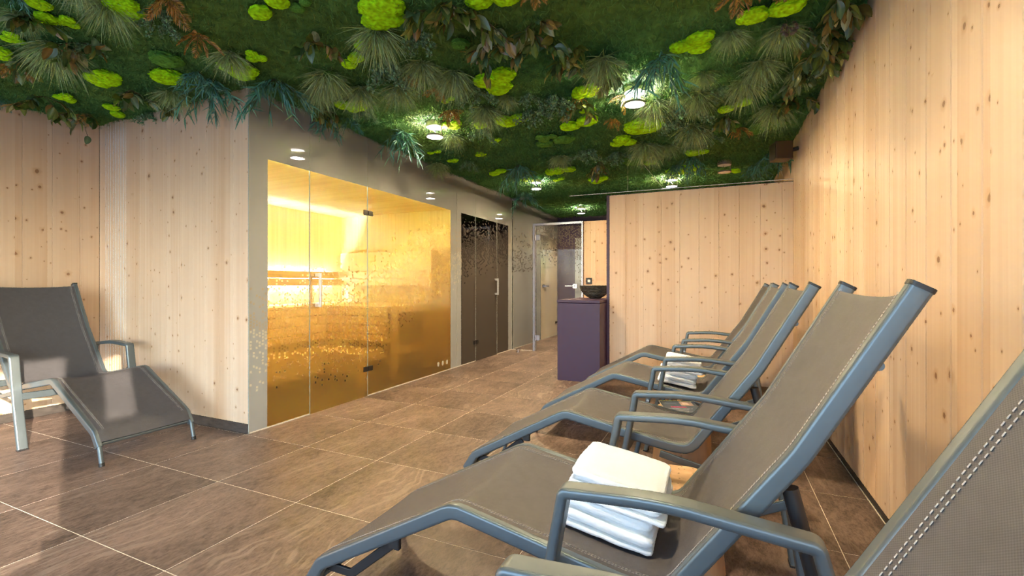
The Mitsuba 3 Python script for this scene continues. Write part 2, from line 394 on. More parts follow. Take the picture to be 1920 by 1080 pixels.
pc += [('side_frame', join([box(-3.46, -3.42, 3.75, 3.85, 0, 0.36), box(-3.46, -3.42, 3.85, 4.18, 0.27, 0.33)]))]
bench('low alder step bench in front of the end wall bench', pc)
pc = []
for k in range(3): pc.append(('seat_slat', box(BX + 0.01 + k * 0.142, BX + 0.01 + (k + 1) * 0.142 - 0.012, WY + 0.12, 3.74, 0.335, 0.36, 0.003)))
for z0, z1 in ((0.24, 0.334), (0.13, 0.228)): pc.append(('front_slat', box(-3.945, -3.925, WY + 0.12, 3.74, z0, z1, 0.002)))
bench('low alder step bench in front of the back wall bench', pc)
t = thing('backrest', 'slatted alder backrest on the sauna back wall with light behind it', 'backrest')
for z0, z1 in ((1.18, 1.27), (1.08, 1.172)): put('slat', P(box(LX + 0.075, LX + 0.095, WY + 0.14, 5.10, z0, z1, 0.002), 'bench_alder'), t)
t = thing('backrest', 'tall alder backrest panel on the sauna end wall', 'backrest')
put('panel', P(box(LX + 0.10, -3.42, 5.13, 5.15, 1.284, 1.55, 0.002), 'alder'), t)
for z0, z1 in ((1.18, 1.278), (1.08, 1.172)): put('slat', P(box(LX + 0.10, -3.42, 5.10, 5.12, z0, z1, 0.002), 'bench_alder'), t)
put('end_board', P(box(-3.44, -3.40, 5.04, 5.2, 0.86, 1.55, 0.002), 'bench_alder'), t)
t = tag(numbered('light_strip'), 'glowing warm light strip behind the sauna back wall backrest', 'light strip')
scene[t] = P(box(LX + 0.02, LX + 0.032, WY + 0.2, 5.05, 1.16, 1.19), 'white_paint', emitter={'type': 'area', 'radiance': rgb(LED_L * 1.0, LED_L * 0.70, LED_L * 0.12)})

t = tag(numbered('light_strip'), 'warm light strip inside the sauna above its glass front', 'light strip')
scene[t] = P(box(GX - 0.032, GX - 0.020, 2.55, 5.05, 2.076, 2.096), 'white_paint', emitter={'type': 'area', 'radiance': rgb(130.0, 95.0, 35.0)})

# steam bath behind the dark glass, and the dark cabin behind the door
struct('wall_steam', P(join([box(-4.9, -4.8, 5.34, 7.1, 0, 2.52), box(-4.8, GX - 0.02, 7.05, 7.1, 0, 2.52), box(-4.8, GX - 0.02, 5.34, 7.1, 2.2, 2.3), box(-4.8, GX - 0.02, 5.34, 7.1, -0.02, 0.001), box(-4.8, GX - 0.02, 5.345, 5.36, 0, 2.52)]), 'steam_tile'), 'dark tiled inside of the steam bath behind the glass')
struct('wall_cabin', P(join([box(-4.4, -4.3, 7.1, ENDY, 0, 2.52), box(-4.3, GX - 0.02, 7.1, ENDY, 2.2, 2.3), box(-4.3, GX - 0.02, 7.1, ENDY, -0.02, 0.001), box(-4.3, GX - 0.02, ENDY, ENDY + 0.05, 0, 2.52)]), 'white_paint'), 'inside of the cabin behind the cream glass door')

# ------------------------------------------------------------------ glass fronts with printed squares
CELL, SQ = 0.0245, 0.0168
def interp(xs, ys): return lambda s: np.interp(s, xs, ys)
z_top = interp([2.3, 3.0, 3.54, 3.87, 4.4, 5.1, 5.8, 7.0, 8.0], [1.24, 1.32, 1.45, 1.62, 1.88, 2.0, 2.12, 2.2, 2.2])
z_bot = interp([2.3, 3.0, 3.54, 3.87, 4.4, 5.1, 5.8, 6.9, 8.0], [0.28, 0.18, 0.16, 0.36, 0.74, 0.96, 1.16, 1.38, 1.4])
rs = np.random.RandomState(11)

def frost_cover(s, z):
    """Share of the surface that is frosted at (s, z)."""
    a, b = z_top(s), z_bot(s)
    return np.clip((a - z) / (a - b), 0, 1)

def quads(list4, to3):
    a = np.asarray(list4, float)                # n x 4: s0 s1 z0 z1
    if len(a) == 0: return None
    s0, s1, z0, z1 = a.T
    v = np.stack([np.stack([s0, z0], 1), np.stack([s1, z0], 1), np.stack([s1, z1], 1), np.stack([s0, z1], 1)], 1).reshape(-1, 2)
    k = np.arange(len(a))[:, None] * 4
    f = np.vstack([k + [0, 1, 2], k + [0, 2, 3]])
    return to3(v), f

def films(s0, s1, z0, z1, hole, cover=frost_cover):
    """For the stretch s0..s1 of a glass front: frosted quads inside the clear opening 'hole' (s0, s1, ztop), enamel outside it, loose squares on the enamel."""
    frost, enamel, tan, pale = [], [], [], []
    if hole is None: enamel.append((s0, s1, z0, z1))
    else:
        h0, h1, ht = hole
        if z1 > ht: enamel.append((s0, s1, ht, z1))
        if h0 > s0: enamel.append((s0, min(h0, s1), z0, min(ht, z1)))
        if h1 < s1: enamel.append((max(h1, s0), s1, z0, min(ht, z1)))
    ns, nz = int(math.ceil((s1 - s0) / CELL)), int(math.ceil((z1 - z0) / CELL))
    for i in range(ns):
        a0, a1 = s0 + i * CELL, min(s0 + (i + 1) * CELL, s1)
        if a1 - a0 < 0.008: continue
        ac = (a0 + a1) / 2
        zoff = CELL * 0.5 * (i % 2)
        run = None
        for j in range(-1, nz):
            b0, b1 = max(z0 + j * CELL + zoff, z0), z0 + (j + 1) * CELL + zoff
            inside = hole is not None and hole[0] <= ac <= hole[1] and (b0 + b1) / 2 <= hole[2]
            if hole is not None and inside: b1 = min(b1, hole[2])
            b1 = min(b1, z1)
            if b1 - b0 < 0.006: continue
            zc = (b0 + b1) / 2
            p = float(cover(ac, zc))
            m0, m1 = (a1 - a0 - SQ) / 2, (b1 - b0 - SQ) / 2
            if m0 < 0 or m1 < 0: m0, m1 = 0.002, 0.002
            jx, jz = rs.uniform(-1, 1, 2) * 0.0016
            q = (a0 + m0 + jx, a1 - m0 + jx, b0 + m1 + jz, b1 - m1 + jz)
            r = rs.rand()
            if inside:
                full = False
                if p <= 0.5:
                    if r < (2 * p) ** 1.25: frost.append(q)
                elif r < (2 * (1 - p)) ** 1.25:
                    if run: frost.append((a0, a1, run[0], run[1])); run = None
                    frost += [(a0, q[0], b0, b1), (q[1], a1, b0, b1), (q[0], q[1], b0, q[2]), (q[0], q[1], q[3], b1)]
                else: full = True
                if full:
                    run = (run[0], b1) if run else (b0, b1)
                elif run: frost.append((a0, a1, run[0], run[1])); run = None
            elif 0.0 < p < 0.5 and zc < 2.2 and r < (2 * p) ** 1.25 * 0.8: tan.append(q)
            elif 0.5 <= p < 1 and r < (2 * (1 - p)) ** 1.25 * 0.9: pale.append(q)
        if run: frost.append((a0, a1, run[0], run[1]))
    return frost, enamel, tan, pale

def on_x(x): return lambda v: np.c_[np.full(len(v), x), v]
def on_y(y): return lambda v: np.c_[v[:, 0], np.full(len(v), y), v[:, 1]]

def glass_front(key, label, s0, s1, plane, at, z0=0.0, z1=H, hole=None, frost='frost', seal_bottom=True, cover=frost_cover, out=1):
    """One sheet of glass with its print. plane 'x': the sheet lies in x=at and runs along y; 'y': in y=at, running along x. The print is on the room side."""
    to = (lambda o: on_x(at + o)) if plane == 'x' else (lambda o: on_y(at - o))
    struct(key, P(quads([(s0, s1, z0, z1)], to(0)), 'glass'), label)
    fq, eq, tq, pq = films(s0, s1, z0, z1, hole, cover)
    for nm, q, b, o, kind in (('frosted_print', fq, frost, 0.003, 'stuff'), ('enamel', eq, 'enamel', 0.003, None), ('tan_squares', tq, 'enamel_square', 0.0042, 'stuff'), ('pale_squares', pq, 'enamel_pale_square', 0.0042, 'stuff')):
        if q:
            k = put(nm, P(quads(q, to(o)), b), key)
            tag(k, {'frosted_print': 'frosted print of small squares', 'enamel': 'grey enamelled border', 'tan_squares': 'tan printed squares', 'pale_squares': 'pale printed squares'}[nm], kind=kind)
    def bar(a0, a1, c0, c1):
        return box(at - 0.004, at + 0.0055, a0, a1, c0, c1) if plane == 'x' else box(a0, a1, at - 0.0055, at + 0.004, c0, c1)
    put('edge_seal', P(bar(s0 - 0.003, s0 + 0.002, z0, z1), 'seal'), key)
    if seal_bottom: put('bottom_seal', P(bar(s0, s1, 0.0, 0.009), 'seal_white'), key)
    return key
scene['seal'] = pr((0.34, 0.35, 0.30), 0.3)
scene['seal_white'] = pr((0.62, 0.58, 0.50), 0.5)

SA = (2.442, 5.088, 2.058)
ST = (5.359, 6.885, 2.06)
glass_front('window_1', 'fixed glass sheet at the near corner of the sauna front', WY, 2.84, 'x', GX, hole=SA)
glass_front('door_1', 'glass sauna door with bar handle', 2.84, 3.544, 'x', GX, hole=SA, seal_bottom=False)
glass_front('window_2', 'wide fixed glass sheet right of the sauna door', 3.544, 5.248, 'x', GX, hole=SA)
glass_front('window_3', 'fixed glass sheet left of the steam bath door', 5.248, 5.764, 'x', GX, hole=ST, frost='frost_dark')
glass_front('door_2', 'dark glass steam bath door with bar handle', 5.764, 6.462, 'x', GX, hole=ST, frost='frost_dark', seal_bottom=False)
glass_front('window_4', 'fixed glass sheet right of the steam bath door', 6.462, DY, 'x', GX, hole=ST, frost='frost_dark')
cov5 = lambda s, z: np.clip((2.05 - z) / 0.9, 0, 1) * 0.35 * (1 if z > 1.3 else 0)
glass_front('window_5', 'narrow fixed glass sheet left of the framed glass door', GX + 0.005, -2.75, 'y', DY, hole=(GX, -2.7, 2.5), cover=cov5, frost='frost_dark')
cov6 = lambda s, z: float(np.clip((z - 1.25 + 0.5 * (s + 2.3)) / 0.7, 0, 1) * 0.4 * (1 if z < 2.02 else 0))
glass_front('door_3', 'framed clear glass door at the end of the passage', -2.703, -1.93, 'y', DY, z0=0.01, z1=2.05, hole=(-3, -1, 2.5), cover=cov6, frost='frost_dark', seal_bottom=False)
glass_front('window_6', 'dark glass sheet in the passage behind the glass door', DY + 0.06, 8.406, 'x', GX, hole=None)
covc = lambda s, z: 1.0 if z < 1.45 else float(np.clip(1 - (z - 1.45) / 1.0, 0.4, 1))
glass_front('door_4', 'cream frosted glass door in the passage behind', 8.406, 9.46, 'x', GX, hole=(8.42, 9.44, 2.07), frost='frost_cream', cover=covc)
# door hardware
def bar_handle(door, y, z0, z1, side=1):
    h = put('handle', P(join([box(GX + 0.045, GX + 0.065, y - 0.010, y + 0.010, z0, z1, 0.002)] + [box(GX + 0.004, GX + 0.05, y - 0.012, y + 0.012, z, z + 0.03, 0.002) for z in (z0 + 0.002, z1 - 0.032)]), 'brushed'), door)
    tag(h, 'chrome bar handle')
    put('inner_handle', P(join([box(GX - 0.065, GX - 0.045, y - 0.010, y + 0.010, z0, z1, 0.002)] + [box(GX - 0.05, GX - 0.004, y - 0.012, y + 0.012, z, z + 0.03, 0.002) for z in (z0 + 0.002, z1 - 0.032)]), 'bench_alder'), door)
def hinge(door, y, z):
    h = put('hinge', P(join([box(GX + 0.004, GX + 0.018, y - 0.062, y - 0.004, z - 0.024, z + 0.024, 0.002), box(GX + 0.004, GX + 0.018, y + 0.004, y + 0.062, z - 0.024, z + 0.024, 0.002), box(GX - 0.016, GX + 0.024, y - 0.006, y + 0.006, z - 0.02, z + 0.02)]), 'hinge_metal'), door)
    tag(h, 'dark metal glass hinge')
scene['brushed'] = pr((0.82, 0.82, 0.80), 0.38, metallic=0.7)
scene['hinge_metal'] = pr((0.06, 0.055, 0.05), 0.3, metallic=0.8)
bar_handle('door_1', 2.905, 0.905, 1.197)
hinge('door_1', 3.544, 1.80); hinge('door_1', 3.544, 0.268)
bar_handle('door_2', 6.39, 0.931, 1.188)
hinge('door_2', 5.764, 1.816); hinge('door_2', 5.764, 0.271)
hinge('door_4', 9.36, 1.823); hinge('door_4', 9.36, 0.276)
tag(put('handle', P(join([box(GX + 0.005, GX + 0.02, 8.50, 8.62, 1.03, 1.09, 0.003), box(GX + 0.02, GX + 0.055, 8.60, 8.62, 1.045, 1.07, 0.002), box(GX + 0.04, GX + 0.055, 8.62, 8.75, 1.048, 1.068, 0.003)]), 'chrome'), 'door_4'), 'chrome lever handle')
tag(put('frame', P(join([box(-2.747, -2.705, DY - 0.035, DY + 0.035, 0, 2.09, 0.003), box(-1.928, -1.902, DY - 0.035, DY + 0.035, 0, 2.09, 0.003), box(-2.747, -1.902, DY - 0.035, DY + 0.035, 2.05, 2.09, 0.003)]), 'chrome'), 'door_3'), 'chrome door frame')
tag(put('handle', P(join([box(-2.075, -2.0, DY - 0.022, DY - 0.004, 1.03, 1.105, 0.003), box(-2.05, -2.03, DY - 0.06, DY - 0.02, 1.06, 1.08), box(-2.19, -2.03, DY - 0.062, DY - 0.046, 1.06, 1.08, 0.003)]), 'steel'), 'door_3'), 'steel lever handle with square lock case')
for z in (1.86, 0.22): tag(put('hinge', P(join([box(-2.70, -2.63, DY - 0.02, DY - 0.004, z - 0.045, z + 0.045, 0.003), cyl((-2.703, DY - 0.03, z - 0.05), (-2.703, DY - 0.03, z + 0.05), 0.011)]), 'chrome'), 'door_3'), 'chrome hinge')
# three round symbols etched low on the sauna glass
dq = []
for y in (4.80, 4.90, 5.0):
    v, f = lathe([(0.0001, 0), (0.030, 0)], 20)
    dq.append((np.c_[np.full(len(v), GX + 0.0045), v[:, 0] * 0.8 + y, v[:, 1] + 0.108], f))
tag(put('etched_dots', P(join(dq), 'enamel_pale_square'), 'window_2'), 'three pale etched round symbols')

# ------------------------------------------------------------------ desk with bowl, switch, door stop, rail, speaker
t = thing('counter', 'purple lacquered counter beside the board partition', 'counter')
put('body', P(box(-1.667, -1.175, 5.025, 5.95, 0.0, 0.885, 0.002), 'purple_lacquer'), t)
put('worktop', P(box(-1.672, -1.174, 5.018, 5.96, 0.889, 0.920, 0.002), 'purple_lacquer'), t)
prof = [(0.001, 0.0), (0.07, 0.0), (0.075, 0.012)]
for k in range(26):
    u = k / 25
    r = 0.075 + 0.115 * math.sin(u * math.pi / 2) ** 0.85
    prof.append((r + 0.0035 * math.sin(k * 2.1), 0.012 + 0.145 * u ** 1.15))
prof += [(0.188, 0.162), (0.176, 0.160)] + [(0.176 - 0.11 * u ** 1.6, 0.155 - 0.12 * u) for u in np.linspace(0, 1, 8)] + [(0.001, 0.032)]
t = tag('bowl', 'black ridged round bowl standing on the purple counter', 'bowl')
scene[t] = P(move(lathe(prof, 48), mat((-1.372, 5.62, 0.921))), 'black_stone', smooth=40)
t = thing('light_switch', 'black framed white light switch on the far board wall', 'light switch')
put('plate', P(box(-1.86, -1.765, DY - 0.011, DY, 1.10, 1.195, 0.003), 'black_plastic'), t)
put('rocker', P(box(-1.835, -1.79, DY - 0.016, DY - 0.009, 1.125, 1.17, 0.003), 'white_paint'), t)
t = thing('door_stop', 'round chrome door stop on the floor before the glass wall', 'door stop')
put('base', P(move(lathe([(0.001, 0.0), (0.030, 0.0), (0.030, 0.012), (0.018, 0.016), (0.018, 0.030), (0.001, 0.032)], 24), mat((-2.925, 6.81, 0.0005))), 'chrome', smooth=40), t)
put('cap', P(move(lathe([(0.001, 0.033), (0.034, 0.033), (0.036, 0.046), (0.030, 0.052), (0.001, 0.052)], 24), mat((-2.925, 6.81, 0.0005))), 'chrome', smooth=40), t)
t = thing('curtain_rail', 'thin steel rail hung by wires above the board partition', 'rail')
put('rod', P(cyl((-1.62, PY - 0.02, 2.165), (RX - 0.005, PY - 0.02, 2.155), 0.005, 10), 'steel', smooth=40), t)
for a, b in (((-0.925, PY - 0.02, 2.16), (-0.925, PY - 0.02, 2.52)), ((-0.53, PY - 0.02, 2.158), (-0.80, PY - 0.02, 2.52))): put('wire', P(cyl(a, b, 0.0022, 6), 'steel'), t)
put('clamp', P(box(-0.56, -0.46, PY - 0.028, PY - 0.012, 2.152, 2.168, 0.002), 'steel'), t)
t = thing('wall_speaker', 'dark brown box speaker under the moss at the right wall', 'speaker')
put('cabinet', P(move(box(-0.075, 0.075, -0.075, 0.075, -0.085, 0.085, 0.006), mat((0.565, 5.02, 2.36), 0.3)), 'speaker_brown'), t)
put('grille', P(move(box(-0.080, -0.0752, -0.065, 0.065, -0.075, 0.075, 0.002), mat((0.565, 5.02, 2.36), 0.3)), 'black_plastic'), t)
put('bracket', P(cyl((0.60, 5.03, 2.36), (RX - 0.001, 5.03, 2.38), 0.02, 12), 'black_plastic', smooth=40), t)

# ------------------------------------------------------------------ ceiling lamps
def ring(r, z0, z1, n=36):
    e = 0.002
    return lathe([(0.0005, z0), (r - e, z0), (r, z0 + e), (r, z1 - e), (r - e, z1), (0.0005, z1)], n)
def lamp(x, y, label, rot, on=True):
    t = thing('ceiling_lamp', label, 'lamp', 'double disc ceiling lamps')
    m = mat((x, y, 0), rot)
    put('upper_disc', P(move(ring(0.076, 2.497, 2.552), m), 'lamp_housing', smooth=40), t)
    put('reflector', P(move(ring(0.070, 2.4935, 2.4965), m), 'lamp_white', smooth=40), t)
    put('lower_ring', P(move(join([lathe([(0.0695, 2.411), (0.075, 2.411), (0.076, 2.413), (0.076, 2.424), (0.075, 2.426), (0.0695, 2.426), (0.0695, 2.411)], 36)]), m), 'lamp_housing', smooth=40), t)
    put('bracket', P(move(join([box(0.071, 0.077, -0.006, 0.006, 2.415, 2.51)]), m), 'lamp_housing'), t)
    s = np.linspace(0, 1, 9)
    put('cable', P(move(sweep(np.stack([0.014 * np.sin(s * 6), 0.004 * np.cos(s * 5), 2.4245 + s * 0.069], 1), circle(0.0022, 6)), m), 'black_plastic'), t)
    d = P(move(ring(0.069, 2.413, 2.423), m), 'lamp_white', smooth=40)
    if on: d['emitter'] = {'type': 'area', 'radiance': rgb(LAMP_L * 1.0, LAMP_L * 0.75, LAMP_L * 0.45)}
    tag(put('diffuser', d, t), 'glowing white diffuser disc' if on else 'unlit pale diffuser disc')
LAMPS = [(-0.543, 3.42, 'lit double disc lamp in the moss, nearest the right wall'), (-2.29, 3.45, 'lit double disc lamp in front of the sauna glass'),
         (-2.27, 5.91, 'lit double disc lamp near the steam bath door'), (-0.546, 6.50, 'lit disc lamp just above the partition top edge'),
         (-2.29, 8.30, 'lit disc lamp farthest away above the glass door'), (-0.543, 0.85, 'lit double disc lamp over the nearest loungers')]
for k, (x, y, lb) in enumerate(LAMPS): lamp(x, y, lb, -0.15 + 0.06 * k)
lamp(0.09, 5.93, 'unlit double disc lamp above the partition near the right wall', 0.5, on=False)

# ------------------------------------------------------------------ loungers
ct = fillet([(0.553, 0.11), (0.500, 0.192), (0.0, 0.466), (-0.475, 0.378), (-0.572, 0.372), (-0.640, 0.468), (-0.838, 0.742), (-1.036, 1.096)], [0.05, 0.075, 0.06, 0.07, 0.12, 0.40], 7)
def resample(p, n):
    d = np.r_[0, np.cumsum(np.linalg.norm(np.diff(p, axis=0), axis=1))]
    s = np.linspace(0, d[-1], n)
    return np.stack([np.interp(s, d, p[:, k]) for k in range(p.shape[1])], 1), s
cp, arc = resample(ct, 90)
tg = np.gradient(cp, axis=0); tg /= np.linalg.norm(tg, axis=1, keepdims=True)
nm = np.stack([tg[:, 1], -tg[:, 0]], 1)          # upper side
if nm[40, 1] < 0: nm = -nm
RW, HW = 0.2665, 0.0215                          # half distance of the rails, half height of a rail
rail_path = np.stack([cp[:, 0], cp[:, 0] * 0, cp[:, 1]], 1)
def rail(w):
    return sweep(rail_path + [0, w, 0], round_rect(0.030, 2 * HW, 0.009), side=(0, 1, 0))
def sling_surface(n_w=17, thick=0.0035):
    w = np.linspace(-1, 1, n_w)
    w = np.sign(w) * np.abs(w) ** 0.85
    a = slice(1, len(cp) - 1)
    c, n, s = cp[a], nm[a], arc[a]
    depth = 0.030 * np.clip((s - 0.02) / 0.5, 0.25, 1)[:, None] * np.clip(1 - ((np.abs(w) + 0.0) ** 2.2), 0, 1)[None, :]
    off = HW + 0.0035 - depth - 0.010 * np.clip((np.abs(w) - 0.965) / 0.035, 0, 1)[None, :] ** 2
    ww = w * (RW + 0.0135)
    top = np.stack([c[:, None, 0] + n[:, None, 0] * off, np.tile(ww, (len(c), 1)), c[:, None, 1] + n[:, None, 1] * off], -1)
    bot = top - thick * np.stack([n[:, 0], n[:, 0] * 0, n[:, 1]], 1)[:, None]
    nu, nv = top.shape[:2]
    f = grid(nu, nv)
    k = nu * nv
    ring_i = np.r_[np.arange(nv), np.arange(1, nu) * nv + nv - 1, (nu - 1) * nv + np.arange(nv - 2, -1, -1), np.arange(nu - 2, 0, -1) * nv]
    r2 = np.roll(ring_i, -1)
    side = np.vstack([np.stack([ring_i, r2, r2 + k], 1), np.stack([ring_i, r2 + k, ring_i + k], 1)])
    v = np.vstack([top.reshape(-1, 3), bot.reshape(-1, 3)])
    f = np.vstack([f, f[:, ::-1] + k, side])
    uv = np.stack([np.tile(ww, (nu, 1)), np.tile(s[:, None], (1, nv))], -1).reshape(-1, 2)
    if trimesh.Trimesh(v, f, process=False).volume < 0: f = f[:, ::-1]
    return v, f, np.vstack([uv, uv])
sv, sf, suv = sling_surface()
def stitch_rows():
    parts = []
    half = np.array([[0.0028, 0, 0], [0, 0.0008, 0], [0, 0, 0.0005]])
    L = arc[-1]
    for w0 in (-0.225, -0.2335, 0.225, 0.2335):
        wn = abs(w0) / (RW + 0.0135)
        for s in np.arange(0.10, L - 0.015, 0.0088):
            x, z = np.interp(s, arc, cp[:, 0]), np.interp(s, arc, cp[:, 1])
            t = np.array([np.interp(s, arc, tg[:, 0]), np.interp(s, arc, tg[:, 1])]); t /= np.linalg.norm(t)
            n = np.array([np.interp(s, arc, nm[:, 0]), np.interp(s, arc, nm[:, 1])]); n /= np.linalg.norm(n)
            dp = 0.030 * np.clip((s - 0.02) / 0.5, 0.25, 1) * (1 - wn ** 2.2)
            o = HW + 0.0035 - dp + 0.0008
            c = np.array([x + n[0] * o, w0, z + n[1] * o])
            a, b, d = np.array([t[0], 0, t[1]]) * 0.0029, np.array([0, 0.0011, 0]), np.array([n[0], 0, n[1]]) * 0.0006
            parts.append([c - a - b, c + a - b, c + a + b, c - a + b, c - a * 0.8 - b * 0.6 + d, c + a * 0.8 - b * 0.6 + d, c + a * 0.8 + b * 0.6 + d, c - a * 0.8 + b * 0.6 + d])
    v = np.array(parts)
    q = np.array([[4, 5, 6], [4, 6, 7], [0, 1, 5], [0, 5, 4], [1, 2, 6], [1, 6, 5], [2, 3, 7], [2, 7, 6], [3, 0, 4], [3, 4, 7]])
    f = (np.arange(len(v))[:, None, None] * 8 + q[None]).reshape(-1, 3)
    return v.reshape(-1, 3), f
AW, asec = 0.334, round_rect(0.054, 0.027, 0.009)
arm_pts = fillet([(-0.338, 0.545), (-0.350, 0.613), (-0.58, 0.627), (-0.860, 0.598), (-0.876, 0.535)], [0.013, 0.9, 0.013], 6)
def flat_bar(p2, w):
    p2 = np.asarray(p2, float)
    return sweep(np.stack([p2[:, 0], p2[:, 0] * 0 + w, p2[:, 1]], 1), asec, side=(0, 1, 0))
def scale_y(vf): return vf
LPL = {}
LPL['sling', None] = P((sv, sf), 'sling_fabric', smooth=True, uv=suv)
LPL['sling', None, 'stitching'] = P(stitch_rows(), 'thread')
for s in (-1, 1):
    LPL['side_rail', s] = P(rail(s * RW), 'frame_metal', smooth=40)
    LPL['armrest', s] = P(flat_bar(arm_pts, s * AW), 'frame_metal', smooth=40)
    LPL['front_leg', s] = P(flat_bar([(-0.338, 0.546), (-0.290, 0.28), (-0.225, 0.008)], s * AW), 'frame_metal', smooth=40)
    LPL['rear_leg', s] = P(flat_bar([(-0.876, 0.536), (-0.955, 0.008)], s * AW), 'frame_metal', smooth=40)
    LPL['front_leg', s, 'foot_cap'] = P(box(-0.241, -0.209, s * AW - 0.028, s * AW + 0.028, 0.0, 0.010, 0.002), 'black_plastic')
    LPL['rear_leg', s, 'foot_cap'] = P(box(-0.972, -0.940, s * AW - 0.028, s * AW + 0.028, 0.0, 0.010, 0.002), 'black_plastic')
    LPL['footrest_leg', s] = P(cyl((0.552, s * RW, 0.13), (0.581, s * RW, 0.012), 0.0125, 16), 'frame_metal', smooth=40)
    LPL['footrest_leg', s, 'rubber_foot'] = P(cyl((0.579, s * RW, 0.020), (0.583, s * RW, 0.0), 0.0145, 16), 'black_plastic', smooth=40)
    LPL['side_rail', s, 'end_cap'] = P(sweep(np.array([[cp[-1, 0] - tg[-1, 0] * 0.002, s * RW, cp[-1, 1] - tg[-1, 1] * 0.002], [cp[-1, 0] + tg[-1, 0] * 0.007, s * RW, cp[-1, 1] + tg[-1, 1] * 0.007]]), round_rect(0.033, 2 * HW + 0.004, 0.010), side=(0, 1, 0)), 'black_plastic', smooth=40)
    LPL['brace', s] = P(sweep(np.array([(-0.45, s * 0.299, 0.350), (-0.62, s * 0.300, 0.312), (-0.75, s * 0.306, 0.335), (-0.905, s * 0.318, 0.405)]), round_rect(0.012, 0.030, 0.004), side=(0, 1, 0)), 'frame_metal', smooth=40)
    LPL['bracket', s] = P(join([box(0.185, 0.225, s * RW - 0.008, s * RW + 0.008, 0.305, 0.340, 0.003), sweep(np.array([(0.50, s * (RW - 0.03), 0.165), (0.40, s * (RW - 0.03), 0.165), (0.24, s * (RW - 0.03), 0.295)]), round_rect(0.010, 0.030, 0.004), side=(0, 1, 0))]), 'black_plastic')
    LPL['front_leg', s, 'bolt'] = P(cyl((-0.318, s * (AW - 0.026), 0.43), (-0.318, s * (AW - 0.034), 0.43), 0.009, 12), 'chrome', smooth=40)
LPL['crossbar', 0] = P(sweep(np.array([(-0.296, -AW + 0.02, 0.345), (-0.296, 0, 0.338), (-0.296, AW - 0.02, 0.345)]), round_rect(0.022, 0.046, 0.006), side=(1, 0, 0)), 'frame_metal', smooth=40)
LPL['crossbar', 1] = P(sweep(np.array([(-0.905, -AW + 0.02, 0.36), (-0.905, AW - 0.02, 0.36)]), round_rect(0.022, 0.046, 0.006), side=(1, 0, 0)), 'frame_metal', smooth=40)
LPL['crossbar', 2] = P(sweep(np.array([(0.535, -RW, 0.125), (0.535, RW, 0.125)]), circle(0.012, 12)), 'frame_metal', smooth=40)
LPL['crossbar', 3] = P(sweep(np.array([(cp[-8, 0] - nm[-8, 0] * 0.020, w_, cp[-8, 1] - nm[-8, 1] * 0.020) for w_ in (-RW, RW)]), circle(0.010, 12)), 'frame_metal', smooth=40)
LPL['hydraulic_tube', None] = P(cyl((-0.826, 0.232, 0.662), (-0.905, 0.232, 0.34), 0.017, 18), 'black_plastic', smooth=40)
def lounger(x, y, rz, label, group=None):
    t = thing('lounger', label, 'lounger', group)
    m = mat((x, y, 0), rz)
    labels[t]['group'] = GRP
    made = {}
    for k, shp in sorted(LPL.items(), key=lambda q: len(q[0])):
        nm_ = k[-1] if len(k) == 3 else k[0]
        key = put(nm_, shp, made[k[:2]] if len(k) == 3 else t, to_world=m)
        made[k] = key
        if nm_ == 'stitching': tag(key, 'pale double seam', kind='stuff')
        if nm_ == 'sling': tag(key, 'taupe woven mesh sling')
    return t
GRP = 'taupe mesh loungers with grey frames'
KX = -0.680
lounger(KX, 0.388, math.pi, 'taupe mesh lounger nearest the camera, cut off by the lower right corner')
lounger(KX, 1.384, math.pi, 'large taupe mesh lounger in front with white towels on its seat')
lounger(KX + 0.002, 2.428, math.pi, 'taupe mesh lounger just behind the one with the large towel pile')
lounger(KX + 0.030, 3.470, math.pi, 'taupe mesh lounger with the smaller towel pile, second from the partition')
lounger(KX + 0.072, 4.560, math.pi, 'farthest taupe mesh lounger of the row, right before the partition')
lounger(-3.972, 1.785, 0.0, 'single taupe mesh lounger standing alone in the left alcove')

# ------------------------------------------------------------------ folded towels
from shapely.geometry import LineString
def slab(lx, ly, th, r_, seed, off=(0, 0, 0), sag=0.0):
    """A soft rounded layer of terry cloth."""
    nx, ny = int(lx / 0.011), int(ly / 0.011)
    prof = round_rect(1.0, 1.0, 0.2, 1)
    m = trimesh.creation.box(extents=[1, 1, 1])
    for _ in range(5): m = m.subdivide()
    v = np.array(m.vertices)
    q = v * [lx, ly, th]
    core = np.clip(q, [-lx / 2 + r_, -ly / 2 + r_, -th / 2 + min(r_, th * 0.499)], [lx / 2 - r_, ly / 2 - r_, th / 2 - min(r_, th * 0.499)])
    d = q - core
    L = np.linalg.norm(d, axis=1, keepdims=True)
    rr_ = np.array([r_, r_, min(r_, th * 0.499)])
    v = core + np.where(L > 1e-9, d / np.maximum(L, 1e-9), 0) * np.minimum(L, 1e9) * 0 + np.where(L > 1e-9, d / np.maximum(L, 1e-9), 0) * rr_ * (np.abs(d).max(1, keepdims=True) / np.maximum(np.abs(rr_).max(), 1e-9)).clip(0, 1)
    v[:, 2] += 0.006 * (meshkit.fbm(np.c_[v[:, :2] * 11, np.full(len(v), seed * 1.7)], 3, seed) - 0.5) + 0.0035 * (meshkit.noise(np.c_[v[:, 0] * 18, v[:, 1] * 60, v[:, 2] * 20 + seed], seed + 2) - 0.5)
    v[:, :2] += 0.010 * (np.stack([meshkit.fbm(v * 9 + seed, 2, seed), meshkit.fbm(v * 9 + 50 + seed, 2, seed + 1)], 1) - 0.5)
    v += 0.0022 * (meshkit.noise(v * 190, seed) - 0.5)[:, None] * v / (np.linalg.norm(v, axis=1, keepdims=True) + 1e-9)
    return v + np.asarray(off, float), np.array(m.faces)
